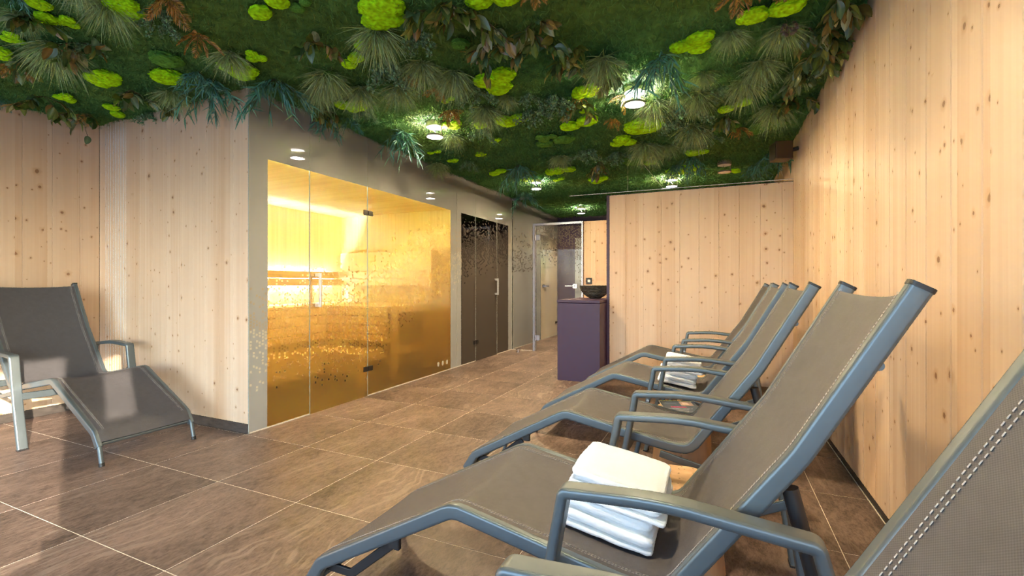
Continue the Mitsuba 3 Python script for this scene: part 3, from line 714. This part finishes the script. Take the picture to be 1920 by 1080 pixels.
def towel(seed, layers, length, depth, th):
    """A folded towel: thick soft layers over a thin flap."""
    r = np.random.RandomState(seed)
    parts, z = [], 0.0
    hs = [0.20, 0.42, 0.38] if layers == 4 else [0.28, 0.36, 0.36]
    tot = layers * th
    for k, hfrac in enumerate(hs):
        t = tot * hfrac
        parts.append(slab(length + r.uniform(-0.010, 0.004) + (0.012 if k == 0 else 0), depth + r.uniform(-0.012, 0.004) + (0.010 if k == 0 else 0), t * 1.32, min(0.034, t * 0.9), seed * 7 + k, (r.uniform(-0.005, 0.005), r.uniform(-0.004, 0.004), z + t / 2)))
        z += t
    return join(parts)
def towel_pile(cx, cy, z, tilt, rz, sizes, labels_, seed):
    for k, ((n, ln, dp, th, dx), lb) in enumerate(zip(sizes, labels_)):
        v, f = towel(seed + k, n, ln, dp, th)
        m = mat((cx + dx, cy, z), rz, ry=tilt)
        scene[tag(numbered('towel'), lb, 'towel', 'white folded towels')] = P(move((v + [0, 0, 0], f), m), 'terry', smooth=True)
        z += n * th * 0.985 * math.cos(tilt); cx += n * th * 0.985 * math.sin(tilt)
towel_pile(-0.285, 1.385, 0.402, 0.17, 0.0, [(4, 0.262, 0.27, 0.0215, 0.0), (4, 0.265, 0.265, 0.0205, 0.004)],
           ['white folded terry towel lying on the front lounger, lower of its pile', 'white folded terry towel on top of the pile on the front lounger'], 3)
towel_pile(-0.245, 3.47, 0.404, 0.17, 0.05, [(3, 0.25, 0.26, 0.032, -0.01), (3, 0.24, 0.25, 0.030, 0.012)],
           ['white folded towel on the fourth lounger from the camera, lower of its pile', 'white folded towel topping the pile on the fourth lounger from the camera'], 12)

# ------------------------------------------------------------------ tree stump tables and magazine
def stump(x, y, r, h, seed, label):
    n, a = 64, np.arange(64) * 2 * np.pi / 64
    prof = [(0.001, 0), (1.06, 0), (1.07, 0.03), (1.02, 0.3), (0.99, 0.6), (0.98, 0.88), (0.965, 0.965), (0.93, 0.99), (0.85, 1.0), (0.5, 1.0), (0.001, 1.0)]
    v, f = lathe([(p * r, q * h) for p, q in prof], n)
    ang = np.arctan2(v[:, 1], v[:, 0])
    wob = 1 + 0.05 * np.sin(2 * ang + seed) + 0.03 * np.sin(5 * ang + 2 * seed) + 0.012 * np.sin(11 * ang + seed)
    v[:, 0] *= wob; v[:, 1] *= wob
    scene[tag(numbered('stump_table'), label, 'stool', 'wood stump tables')] = P(move((v, f), mat((x, y, 0))), 'stump_wood', smooth=35)
stump(-0.145, 1.905, 0.155, 0.345, 1.0, 'reddish wood stump table beside the front lounger with the large towels')
stump(-0.185, 2.955, 0.155, 0.35, 2.3, 'reddish wood stump table carrying the magazine')
stump(-0.145, 4.02, 0.155, 0.345, 4.1, 'reddish wood stump table beside the farthest lounger')
t = thing('magazine', 'dark magazine lying open edged on a wood stump between loungers', 'magazine')
def sheet(x0, x1, y0, y1, z, c, k=10, curl=0.012):
    xs, ys = np.linspace(x0, x1, k), np.linspace(y0, y1, k)
    X, Y = np.meshgrid(xs, ys, indexing='ij')
    v = np.stack([X, Y, z + curl * np.clip(np.abs(X) / 0.10, 0, 1) ** 2], -1).reshape(-1, 3)
    f = grid(k, k)
    return v, f[:, ::-1] if True else f, col(v, c)
mm = mat((-0.195, 2.955, 0.3515), 0.28)
bv, bf = box(-0.105, 0.105, -0.145, 0.145, 0.0, 0.006, 0.001)
put('pages', P(move((bv, bf), mm), 'white_paint'), t)
def printed(x0, x1, y0, y1, z, c): 
    v, f = box(x0, x1, y0, y1, z, z + 0.0004)
    return v, f, col(v, c)
ps = [printed(-0.1055, 0.1055, -0.1455, 0.1455, 0.0062, (0.035, 0.04, 0.05)), printed(0.01, 0.085, 0.03, 0.125, 0.0068, (0.42, 0.26, 0.17)), printed(0.025, 0.06, 0.05, 0.10, 0.0074, (0.62, 0.45, 0.34)),
      printed(-0.095, -0.01, 0.05, 0.09, 0.0068, (0.06, 0.07, 0.09)), printed(-0.10, 0.10, 0.134, 0.141, 0.0068, (0.55, 0.50, 0.12)), printed(-0.06, 0.03, -0.02, 0.0, 0.0068, (0.45, 0.03, 0.10))]
rr = np.random.RandomState(4)
for k in range(7):
    ps.append(printed(-0.09, -0.09 + rr.uniform(0.06, 0.15), -0.13 + k * 0.014, -0.126 + k * 0.014, 0.0068, (0.45, 0.47, 0.5)))
vv, ff = join([(p[0], p[1]) for p in ps]); cc = np.vstack([p[2] for p in ps])
put('cover', P(move((vv, ff), mm), 'print', color=cc), t)

# ------------------------------------------------------------------ moss ceiling
R4 = np.random.RandomState(77)
def moss_height(x, y):
    p = np.stack([x * 2.2, y * 2.2, x * 0], -1)
    return 0.05 * (meshkit.fbm(p, 4, 3) - 0.5) + 0.022 * (meshkit.noise(np.stack([x * 17, y * 17, x * 0], -1), 9) - 0.5)
xs, ys = np.arange(LX - 0.05, RX + 0.08, 0.03), np.arange(BACKY - 0.1, FY1, 0.03)
X, Y = np.meshgrid(xs, ys, indexing='ij')
Z = CZ - 0.004 + moss_height(X, Y) + 0.02
v = np.stack([X, Y, Z], -1).reshape(-1, 3)
def moss_color(v, seed, a, b, c):
    t = np.clip(0.5 + 1.8 * (meshkit.fbm(v * [3.1, 3.1, 1], 3, seed) - 0.5), 0, 1)[:, None]
    u = np.clip(2.5 * (meshkit.fbm(v * [1.3, 1.3, 1], 2, seed + 4) - 0.42), 0, 1)[:, None]
    return (np.array(a) * (1 - t) + np.array(b) * t) * (1 - u) + np.array(c) * u
GREEN = ((0.030, 0.105, 0.044), (0.088, 0.215, 0.066), (0.088, 0.165, 0.038))
mc = moss_color(v, 5, *GREEN) * R4.uniform(0.7, 1.3, (len(v), 1))
struct('ceiling', P((v, grid(len(xs), len(ys))[:, ::-1]), 'moss', smooth=True, color=mc), 'dark green moss covered ceiling')
# short curly fibres of the moss
def fibres(n, x0, x1, y0, y1, L, wd, seed):
    r = np.random.RandomState(seed)
    x, y = r.uniform(x0, x1, n), r.uniform(y0, y1, n)
    keep = ~((x < GX - 0.02) & (y > WY + 0.02))
    x, y = x[keep], y[keep]; n = len(x)
    b = np.stack([x, y, CZ + 0.018 + moss_height(x, y)], 1)
    a = r.uniform(0, 2 * np.pi, n)
    d = np.stack([np.cos(a), np.sin(a), -r.uniform(0.25, 1.6, n)], 1); d /= np.linalg.norm(d, axis=1, keepdims=True)
    l = L * r.uniform(0.6, 1.5, n)[:, None]
    s = np.cross(d, r.normal(size=(n, 3))); s /= np.linalg.norm(s, axis=1, keepdims=True)
    mid = b + d * l * 0.55 + r.normal(size=(n, 3)) * l * 0.12
    tip = b + d * l + r.normal(size=(n, 3)) * l * 0.3
    w = wd * r.uniform(0.7, 1.3, n)[:, None]
    v = np.stack([b - s * w, b + s * w, mid + s * w * 0.8, mid - s * w * 0.8, tip], 1).reshape(-1, 3)
    k = np.arange(n)[:, None] * 5
    f = np.vstack([k + [0, 1, 2], k + [0, 2, 3], k + [3, 2, 4]])
    c = moss_color(b, 5, *GREEN) * r.uniform(0.55, 1.6, (n, 1)) * np.where(r.rand(n, 1) < 0.06, [[1.5, 0.9, 0.8]], [[1, 1, 1]])
    return v, f, np.repeat(c, 5, 0)
ft = [fibres(90000, LX, RX, 0.6, 3.6, 0.034, 0.0017, 1), fibres(60000, GX, RX, 3.6, 6.2, 0.038, 0.0024, 2), fibres(22000, GX, RX, 6.2, FY1, 0.05, 0.0034, 3)]
fv, ff = join([(a, b) for a, b, _ in ft])
tag(put('moss_fibres', P((fv, ff), 'moss', color=np.vstack([c for _, _, c in ft])), 'ceiling'), 'short curly dark green moss', kind='stuff')

# ---- plant prototypes: unit width, hanging down from the origin
def jit(n, c, s, r, hue=0.12):
    c = np.asarray(c, float)
    return c * r.uniform(1 - s, 1 + s, (n, 1)) * r.uniform(1 - hue, 1 + hue, (n, 3))
def cushion(seed, base, lobes):
    r = np.random.RandomState(seed)
    ico = trimesh.creation.icosphere(subdivisions=4)
    parts, cs = [], []
    for k in range(lobes):
        a = 2 * np.pi * k / lobes + r.uniform(-0.4, 0.4)
        rad = 0.5 if lobes == 1 else r.uniform(0.24, 0.36)
        off = 0 if lobes == 1 else r.uniform(0.16, 0.30)
        v = np.array(ico.vertices)
        d = 1 + 0.30 * (meshkit.noise(v * 1.9 + seed + 7 * k, seed) - 0.5) + 0.16 * (meshkit.noise(v * 5 + k, seed + 1) - 0.5) + 0.13 * (meshkit.noise(v * 13 + k, seed + 2) - 0.5) + 0.09 * (meshkit.noise(v * 26, seed + 3) - 0.5)
        v = v * d[:, None] * [rad, rad * r.uniform(0.75, 1), rad * 0.36]
        v += [off * math.cos(a) * 1.25, off * math.sin(a) * 0.8, -0.03 + r.uniform(-0.03, 0.03)]
        parts.append((v, ico.faces))
        t = meshkit.noise(v * 22 + seed, seed + 6)[:, None]
        t2 = meshkit.fbm(v * 5 + seed, 2, seed + 8)[:, None]
        cs.append(np.asarray(base) * (0.45 + 0.95 * t) * (0.7 + 0.6 * t2) * [1, 1, 0.9])
    v, f = join(parts)
    return v, f, np.vstack(cs)
def strips(root, d0, length, width, droop, r, seg=4, c=None, taper=1.0):
    """Ribbons that start at root along d0 and bend down: n x (seg+1) x 2 vertices."""
    n = len(root)
    t = np.linspace(0, 1, seg + 1)
    p = root[:, None] + d0[:, None] * (length[:, None] * t)[..., None]
    p[..., 2] -= droop[:, None] * length[:, None] * t ** 2
    s = np.cross(d0, r.normal(size=(n, 3))); s /= np.linalg.norm(s, axis=1, keepdims=True) + 1e-9
    w = width[:, None] * np.clip(1 - (t ** 2) * taper, 0.06, 1)
    v = np.stack([p - s[:, None] * w[..., None], p + s[:, None] * w[..., None]], 2)
    i, j = np.meshgrid(np.arange(n), np.arange(seg), indexing='ij')
    a = (i * (seg + 1) + j) * 2
    f = np.vstack([np.stack([a, a + 1, a + 3], -1).reshape(-1, 3), np.stack([a, a + 3, a + 2], -1).reshape(-1, 3)])
    return v.reshape(-1, 3), f, np.repeat(c, (seg + 1) * 2, 0)
def cone_dirs(n, r, z0, z1):
    a = r.uniform(0, 2 * np.pi, n); z = -r.uniform(z0, z1, n); q = np.sqrt(1 - z * z)
    return np.stack([q * np.cos(a), q * np.sin(a), z], 1)
def grass_tuft(seed):
    r = np.random.RandomState(seed)
    n = 420
    d = cone_dirs(n, r, 0.05, 0.95)
    root = r.normal(size=(n, 3)) * [0.06, 0.06, 0.02]
    c = jit(n, (0.350, 0.460, 0.220), 0.5, r, 0.10)
    c[r.rand(n) < 0.12] *= [1.7, 1.5, 1.1]
    return strips(root, d, r.uniform(0.38, 0.62, n), np.full(n, 0.0075), r.uniform(0.05, 0.5, n), r, 5, c, 0.9)
def lens_leaves(p, d, length, width, r, c):
    """Small flat leaves: 4 triangles each."""
    n = len(p)
    s = np.cross(d, r.normal(size=(n, 3))); s /= np.linalg.norm(s, axis=1, keepdims=True) + 1e-9
    m = p + d * (length * 0.45)[:, None]
    up = np.cross(s, d) * (width * 0.25)[:, None]
    v = np.stack([p, m - s * width[:, None] + up, m + s * width[:, None] + up, p + d * length[:, None], m], 1).reshape(-1, 3)
    k = np.arange(n)[:, None] * 5
    return v, np.vstack([k + [0, 4, 1], k + [0, 2, 4], k + [1, 4, 3], k + [4, 2, 3]]), np.repeat(c, 5, 0)
def knob_sprig(seed):
    r = np.random.RandomState(seed)
    out = []
    for b in range(11):
        d = cone_dirs(1, r, 0.12, 0.7)[0]
        L = r.uniform(0.30, 0.55)
        m = 62
        t = r.uniform(0.25, 1, m)
        p = d * (L * t)[:, None]; p[:, 2] -= 0.18 * L * t ** 2
        lump = (t * 4.5).astype(int) + b * 7
        p += np.stack([np.sin(lump * 12.9), np.sin(lump * 78.2), np.sin(lump * 37.7)], 1) * 0.035
        q = r.normal(size=(m, 3)); q /= np.linalg.norm(q, axis=1, keepdims=True)
        p += q * 0.028
        out.append(lens_leaves(p, q, r.uniform(0.040, 0.066, m), r.uniform(0.018, 0.028, m), r, jit(m, (0.150, 0.280, 0.150), 0.35, r)))
        s = np.linspace(0, 1, 5)
        tv, tf = sweep(np.stack([d[0] * L * s, d[1] * L * s, d[2] * L * s - 0.18 * L * s ** 2], 1), circle(0.006, 4))
        out.append((tv, tf, col(tv, (0.05, 0.06, 0.03))))
    v, f = join([(a, b) for a, b, _ in out])
    return v, f, np.vstack([c for _, _, c in out])
def euca(seed):
    r = np.random.RandomState(seed)
    out = []
    for b in range(13):
        d = cone_dirs(1, r, 0.05, 0.75)[0]
        L = r.uniform(0.30, 0.58)
        m = 15
        t = np.linspace(0.15, 1, m)
        p = d * (L * t)[:, None]; p[:, 2] -= 0.55 * L * t ** 2
        ld = d * 0.7 + r.normal(size=(m, 3)) * 0.55 - [0, 0, 0.55]; ld /= np.linalg.norm(ld, axis=1, keepdims=True)
        out.append(strips(p, ld, r.uniform(0.14, 0.26, m), np.full(m, 0.0135), r.uniform(0.0, 0.4, m), r, 4, jit(m, (0.095, 0.270, 0.200), 0.4, r), 1.0))
        s = np.linspace(0, 1, 6)
        tv, tf = sweep(np.stack([d[0] * L * s, d[1] * L * s, d[2] * L * s - 0.55 * L * s ** 2], 1), circle(0.005, 4))
        out.append((tv, tf, col(tv, (0.05, 0.07, 0.04))))
    v, f = join([(a, b) for a, b, _ in out])
    return v, f, np.vstack([c for _, _, c in out])
def leaf_mesh(seed, c, back):
    """One broad pointed leaf of unit length along +x, folded along its midrib and curled."""
    r = np.random.RandomState(seed)
    nu, nv = 7, 5
    u, w = np.linspace(0, 1, nu), np.linspace(-1, 1, nv)
    half = 0.235 * np.sin(np.pi * np.clip(u, 0.0, 1) ** 0.85) ** 0.75 + 0.004
    U, Wd = np.meshgrid(u, w, indexing='ij')
    y = Wd * half[:, None]
    z = 0.30 * np.abs(y) - r.uniform(0.1, 0.35) * U ** 2 + 0.02 * np.sin(9 * U) * Wd
    v = np.stack([U, y, z], -1).reshape(-1, 3)
    cc = col(v, c) * r.uniform(0.85, 1.15, (len(v), 1))
    cc[np.abs(Wd.reshape(-1)) < 0.1] *= 1.35
    cc = cc * (0.85 + 0.3 * (U.reshape(-1, 1)))
    return v, grid(nu, nv), cc
def frond_mesh(seed):
    r = np.random.RandomState(seed)
    m = 11
    out = []
    t = np.linspace(0.08, 1, m)
    for s in (-1, 1):
        p = np.stack([t, t * 0, -0.35 * t ** 2], 1)
        d = np.stack([np.full(m, 0.8), np.full(m, 0.62 * s), -0.5 * t], 1); d /= np.linalg.norm(d, axis=1, keepdims=True)
        out.append(lens_leaves(p, d, 0.34 * np.sin(np.pi * (0.12 + 0.82 * t)) + 0.05, np.full(m, 0.035), r, jit(m, (0.36, 0.19, 0.035), 0.3, r)))
    s = np.linspace(0, 1, 6)
    tv, tf = sweep(np.stack([s, s * 0, -0.35 * s ** 2], 1), circle(0.012, 4))
    out.append((tv, tf, col(tv, (0.20, 0.09, 0.03))))
    v, f = join([(a, b) for a, b, _ in out])
    return v, f, np.vstack([c for _, _, c in out])

LIME, DARK = (0.36, 0.78, 0.014), (0.080, 0.230, 0.045)
def PC(vfc, bsdf, smooth=False): return P((vfc[0], vfc[1]), bsdf, smooth=smooth, color=vfc[2])
proto = {'lime': [PC(cushion(10 + k, LIME, n), 'moss', True) for k, n in enumerate((2, 3, 4, 3, 2, 4, 1, 3))],
         'dark': [PC(cushion(40 + k, DARK, n), 'moss', True) for k, n in enumerate((2, 3, 1))],
         'grass': [PC(grass_tuft(60 + k), 'moss') for k in range(6)],
         'knob': [PC(knob_sprig(80 + k), 'foliage') for k in range(5)],
         'euc': [PC(euca(100 + k), 'foliage') for k in range(5)]}
LEAFC = [(0.055, 0.105, 0.026), (0.115, 0.165, 0.030), (0.135, 0.150, 0.034), (0.075, 0.140, 0.066), (0.150, 0.105, 0.026), (0.040, 0.070, 0.024), (0.26, 0.29, 0.14)]
leaves = [PC(leaf_mesh(120 + k, c, None), 'leaf', True) for k, c in enumerate(LEAFC)] + [PC(leaf_mesh(140 + k, c, None), 'leaf', True) for k, c in enumerate(LEAFC[:5])]
fronds = [PC(frond_mesh(160 + k), 'leaf') for k in range(4)]
def twig(pts, r0):
    v, f = sweep(np.asarray(pts, float), circle(r0, 5)); return PC((v, f, col(v, (0.055, 0.042, 0.02))), 'leaf')
def frame(d, r):
    x = d / np.linalg.norm(d)
    up = np.array([0, 0, 1.0]) + 0.5 * r.normal(size=3)
    y = np.cross(up, x); y /= np.linalg.norm(y) + 1e-9
    m = np.eye(4); m[:3, 0], m[:3, 1], m[:3, 2] = x, y, np.cross(x, y)
    return m

PLANTS = {
    'lime': [(-2.09,1.62,0.23),(-1.94,1.55,0.14),(-1.6,1.91,0.25),(-0.99,2.02,0.26),(0.24,2.73,0.24),(0.39,2.64,0.14),(0.48,2.64,0.09),(-0.12,2.9,0.24),(-3.2,1.17,0.21),(-3.22,1.29,0.13),(-2.78,1.34,0.18),(-3.73,1.24,0.12),(-4.03,1.31,0.15),(-3.88,1.75,0.26),(-3.44,1.91,0.2),(-4.54,1.81,0.15),(-4.5,2.09,0.22),(-2.64,1.96,0.14),(-2.88,2.03,0.23),(-1.9,2.14,0.14),(-2.12,2.26,0.17),(-2.62,2.83,0.24),(-2.71,2.78,0.13),(-1.4,2.88,0.33),(-1.89,3.04,0.12),(-2.15,3.53,0.21),(-1.93,3.63,0.13),(-1.63,3.61,0.27),(-1.12,3.94,0.29),(-0.88,3.31,0.24),(-0.59,4.21,0.33),(-0.85,4.6,0.28),(0.14,4.06,0.24),(-0.2,5.33,0.25),(-0.36,6.0,0.31),(-0.7,5.59,0.15),(-2.52,5.21,0.23),(-1.85,5.48,0.3),(-1.67,5.47,0.17),(-1.47,6.16,0.28),(-2.78,4.18,0.15),(-2.77,4.56,0.15),(-2.0,4.07,0.11),(0.2,6.43,0.18),(-1.95,5.94,0.17),(-0.97,3.68,0.13),(-2.36,4.44,0.13),(-2.37,5.76,0.16)],
    'dark': [(-1.94,1.7,0.12),(0.39,4.69,0.31),(-3.19,1.76,0.17),(-1.47,4.34,0.32),(-1.51,4.19,0.21),(-1.39,2.36,0.1),(0.1,4.6,0.19),(-2.42,2.37,0.15),(-0.86,5.4,0.25)],
    'grass': [(-2.82,1.16,0.17),(-2.86,1.3,0.23),(-3.66,1.4,0.31),(-2.78,1.9,0.22),(-3.71,2.09,0.24),(-2.43,2.34,0.28),(-2.7,2.52,0.24),(-1.76,2.06,0.29),(-1.76,2.49,0.26),(-1.64,2.7,0.28),(-2.39,2.63,0.27),(-2.11,2.71,0.26),(-1.73,3.33,0.29),(-0.66,2.93,0.29),(-0.45,3.76,0.29),(-0.13,3.75,0.27),(0.08,2.91,0.19),(0.34,2.97,0.23),(0.27,3.37,0.24),(0.19,3.63,0.29),(0.43,4.24,0.3),(-0.19,4.45,0.34),(-0.66,4.85,0.36),(-2.32,3.79,0.23),(-0.27,3.72,0.16),(-0.62,5.14,0.23),(-3.04,4.63,0.28),(-0.08,3.39,0.18),(0.52,3.61,0.18),(-1.61,4.94,0.24),(-0.46,4.98,0.22),(-3.37,1.16,0.17),(-1.46,3.19,0.16),(0.63,3.48,0.17)],
    'knob': [(-2.72,1.45,0.19),(-2.79,1.56,0.12),(-1.57,2.2,0.2),(-1.99,2.38,0.28),(-1.98,2.51,0.18),(-1.63,3.0,0.24),(-1.12,3.37,0.29),(-1.37,3.54,0.27),(-0.21,3.93,0.34),(-0.19,4.53,0.29),(-1.99,3.83,0.23),(-4.37,2.29,0.21),(-0.06,4.82,0.26),(-0.33,4.27,0.24),(0.66,5.69,0.34),(-3.46,1.48,0.13),(-2.64,4.7,0.23),(-0.97,5.06,0.29),(0.01,3.7,0.16),(-1.31,3.23,0.2),(-2.66,3.01,0.18),(-1.27,4.81,0.29)],
    'euc': [(-3.25,2.07,0.36),(-3.2,1.97,0.22),(-2.83,2.26,0.37),(-0.32,3.02,0.34),(-2.68,3.47,0.38),(-2.18,5.08,0.42),(-2.97,2.92,0.27),(-3.13,1.04,0.11),(-0.26,5.55,0.29),(0.41,6.23,0.32),(0.59,5.63,0.4),(-2.71,6.58,0.36),(-2.9,3.05,0.18),(-5.03,1.63,0.12),(-0.42,5.83,0.26)],
    'leaf': [(-3.35,1.2,0.2),(-3.46,1.45,0.25),(-3.99,1.43,0.2),(-4.71,1.75,0.34),(-3.97,1.97,0.26),(-2.16,2.03,0.21),(-1.39,2.01,0.17),(-1.25,2.1,0.2),(-1.16,2.2,0.32),(-1.24,2.5,0.32),(-0.93,2.55,0.32),(-0.79,2.73,0.26),(-0.91,2.34,0.2),(-0.97,3.56,0.26),(0.55,2.69,0.22),(0.58,3.03,0.21),(0.56,3.31,0.26),(0.52,3.65,0.25),(0.57,4.09,0.25),(0.61,3.21,0.19),(-1.24,5.31,0.31),(0.08,4.28,0.2),(-4.09,2.23,0.17),(-2.96,2.78,0.24),(-4.85,2.02,0.31),(-0.65,3.18,0.18),(0.46,3.01,0.15),(0.62,2.85,0.16),(-1.25,2.0,0.16)],
    'fern': [(-2.52,1.39,0.22),(-2.72,1.67,0.2),(-0.81,2.07,0.14),(0.1,2.49,0.17),(0.16,2.46,0.13),(0.32,2.52,0.13),(-1.87,2.84,0.16),(-1.99,3.24,0.19),(-0.81,3.98,0.16),(-1.92,2.61,0.13),(0.19,4.67,0.21),(-0.63,3.5,0.2),(-4.17,1.39,0.17),(-1.92,2.57,0.11),(-4.84,2.07,0.18),(-0.96,3.41,0.12)],
}

# ---- where the plants grow: x, y, width (metres)
KIND = {'lime': ('moss_cushion', 'lime green moss cushion', 'moss cushion'), 'dark': ('moss_cushion', 'dark green moss cushion', 'moss cushion'),
        'grass': ('grass_tuft', 'grey green grass tuft', 'grass tuft'), 'knob': ('boxwood_sprig', 'knobbly dark green sprig', 'sprig'),
        'euc': ('willow_sprig', 'teal narrow leaved sprig', 'sprig'), 'leaf': ('leaf_branch', 'branch of glossy broad leaves', 'branch'),
        'fern': ('dry_fern', 'orange brown dry fern', 'fern')}
ORD = ['first', 'second', 'third', 'fourth', 'fifth', 'sixth', 'seventh', 'eighth', 'ninth', 'tenth', 'eleventh', 'twelfth', 'thirteenth', 'fourteenth', 'fifteenth', 'sixteenth']
def zone(x, y):
    if x < -3.0 and y < 2.32: return 'above the left alcove'
    if y > 5.0: return 'at the far end'
    if x < -2.55 and y > 2.2: return 'above the sauna glass'
    if x > 0.28: return 'beside the right board wall'
    if y < 2.35: return 'at the near end'
    if x < -1.45: return 'around the left front lamp'
    return 'around the right front lamp'
def screen_u(x, y): return (x * math.cos(YAW) + y * math.sin(YAW)) / (y * math.cos(YAW) - x * math.sin(YAW))
for kind, tab in PLANTS.items():
    base, phrase, cat = KIND[kind]
    byzone = {}
    for k, (x, y, wd) in enumerate(tab): byzone.setdefault(zone(x, y), []).append((screen_u(x, y), k))
    where = {}
    for zn, lst in byzone.items():
        for q, (_, k) in enumerate(sorted(lst)):
            where[k] = f'{phrase} {zn}' + (f', {ORD[q]} from the left' if len(lst) > 1 else ', the only one')
    for k, (x, y, wd) in enumerate(tab):
        r = np.random.RandomState(1000 + 31 * k + len(kind))
        rz = r.uniform(0, 2 * math.pi)
        key = tag(numbered(base), where[k], cat, {'lime': 'lime moss cushions', 'dark': 'dark moss cushions', 'grass': 'grass tufts in the moss', 'knob': 'knobbly sprigs in the moss', 'euc': 'teal sprigs in the moss', 'leaf': 'leaf branches in the moss', 'fern': 'dry ferns in the moss'}[kind])
        z = CZ + 0.012
        if kind in ('lime', 'dark'):
            pr_ = proto[kind][k % len(proto[kind])]
            rz = -YAW + r.uniform(-0.35, 0.35) + (math.pi if r.rand() < 0.5 else 0)
            scene[key] = {**pr_, 'to_world': T(mat((x, y, z - 0.012), rz, wd * 1.08))}
        elif kind in ('grass', 'knob', 'euc'):
            pr_ = proto[kind][k % len(proto[kind])]
            g = {'grass': 1.15, 'knob': 1.3, 'euc': 1.25}[kind]
            scene[key] = {**pr_, 'to_world': T(mat((x, y, z), rz, max(wd, 0.12) * g))}
            labels[key]['kind'] = 'stuff'; labels[key].pop('kind')
        elif kind == 'leaf':
            n = int(np.clip(wd / 0.0075, 16, 36))
            nb = max(3, n // 7)
            L = wd * 0.55
            pts0 = np.array([x, y, z])
            ends = []
            for b in range(nb):
                d = cone_dirs(1, r, 0.15, 0.55)[0]
                s = np.linspace(0, 1, 6)
                path = pts0 + d * (L * s)[:, None]; path[:, 2] -= 0.25 * L * s ** 2
                put('stem', twig(path, 0.0022), key)
                ends.append((path, d))
            for q in range(n):
                path, d = ends[q % nb]
                s = 0.30 + 0.70 * (q // nb + 1) / (n / nb)
                s = min(s, 1.0)
                p = np.array([np.interp(s, np.linspace(0, 1, 6), path[:, c]) for c in range(3)])
                a = 2.4 * q
                side = np.cross(d, [0, 0, 1.0]); side /= np.linalg.norm(side) + 1e-9
                ld = d * 0.55 + side * math.cos(a) * 0.85 + np.array([0, 0, -0.55 - 0.35 * math.sin(a)]) + 0.25 * r.normal(size=3)
                m = frame(ld, r)
                ll = r.uniform(0.07, 0.11)
                m[:3, :3] *= ll; m[:3, 3] = p
                put('leaf', leaves[r.randint(len(leaves))], key, to_world=m)
        else:
            n = int(r.randint(7, 11))
            L = wd * 0.62
            for q in range(n):
                a = 2 * math.pi * q / n + r.uniform(-0.25, 0.25)
                m = frame(np.array([math.cos(a), math.sin(a), -r.uniform(0.05, 0.9)]), r)
                m[:3, :3] *= L * r.uniform(0.75, 1.1); m[:3, 3] = (x, y, z - 0.01)
                put('frond', fronds[r.randint(len(fronds))], key, to_world=m)
# a small cone rosette and one leaf hanging on its stalk
r = np.random.RandomState(9)
n = 60
a, hgt = np.arange(n) * 2.4, np.linspace(0, 1, n)
rad = 0.028 * np.sin(np.pi * (0.12 + 0.86 * hgt))
p = np.stack([rad * np.cos(a), rad * np.sin(a), -0.06 * hgt], 1)
d = np.stack([np.cos(a), np.sin(a), np.full(n, -0.5)], 1); d /= np.linalg.norm(d, axis=1, keepdims=True)
scene[tag(numbered('pine_cone'), 'small grey brown cone in the moss near the upper right wall edge', 'cone')] = {**PC(lens_leaves(p, d, np.full(n, 0.022), np.full(n, 0.009), r, jit(n, (0.14, 0.11, 0.09), 0.3, r)), 'leaf'), 'to_world': T(mat((0.36, 2.86, CZ - 0.02)))}
t = thing('hanging_leaf', 'single dark round leaf hanging on its stalk above the slotted wall strip', 'leaf')
put('stalk', twig([(-4.96, 2.10, CZ), (-4.965, 2.11, 2.43), (-4.95, 2.12, 2.375)], 0.0018), t)
m = frame(np.array([0.15, -0.1, -1.0]), r); m[:3, :3] *= 0.075; m[:3, 3] = (-4.95, 2.12, 2.38); m[:3, 1] *= 1.5
put('blade', leaves[3], t, to_world=m)
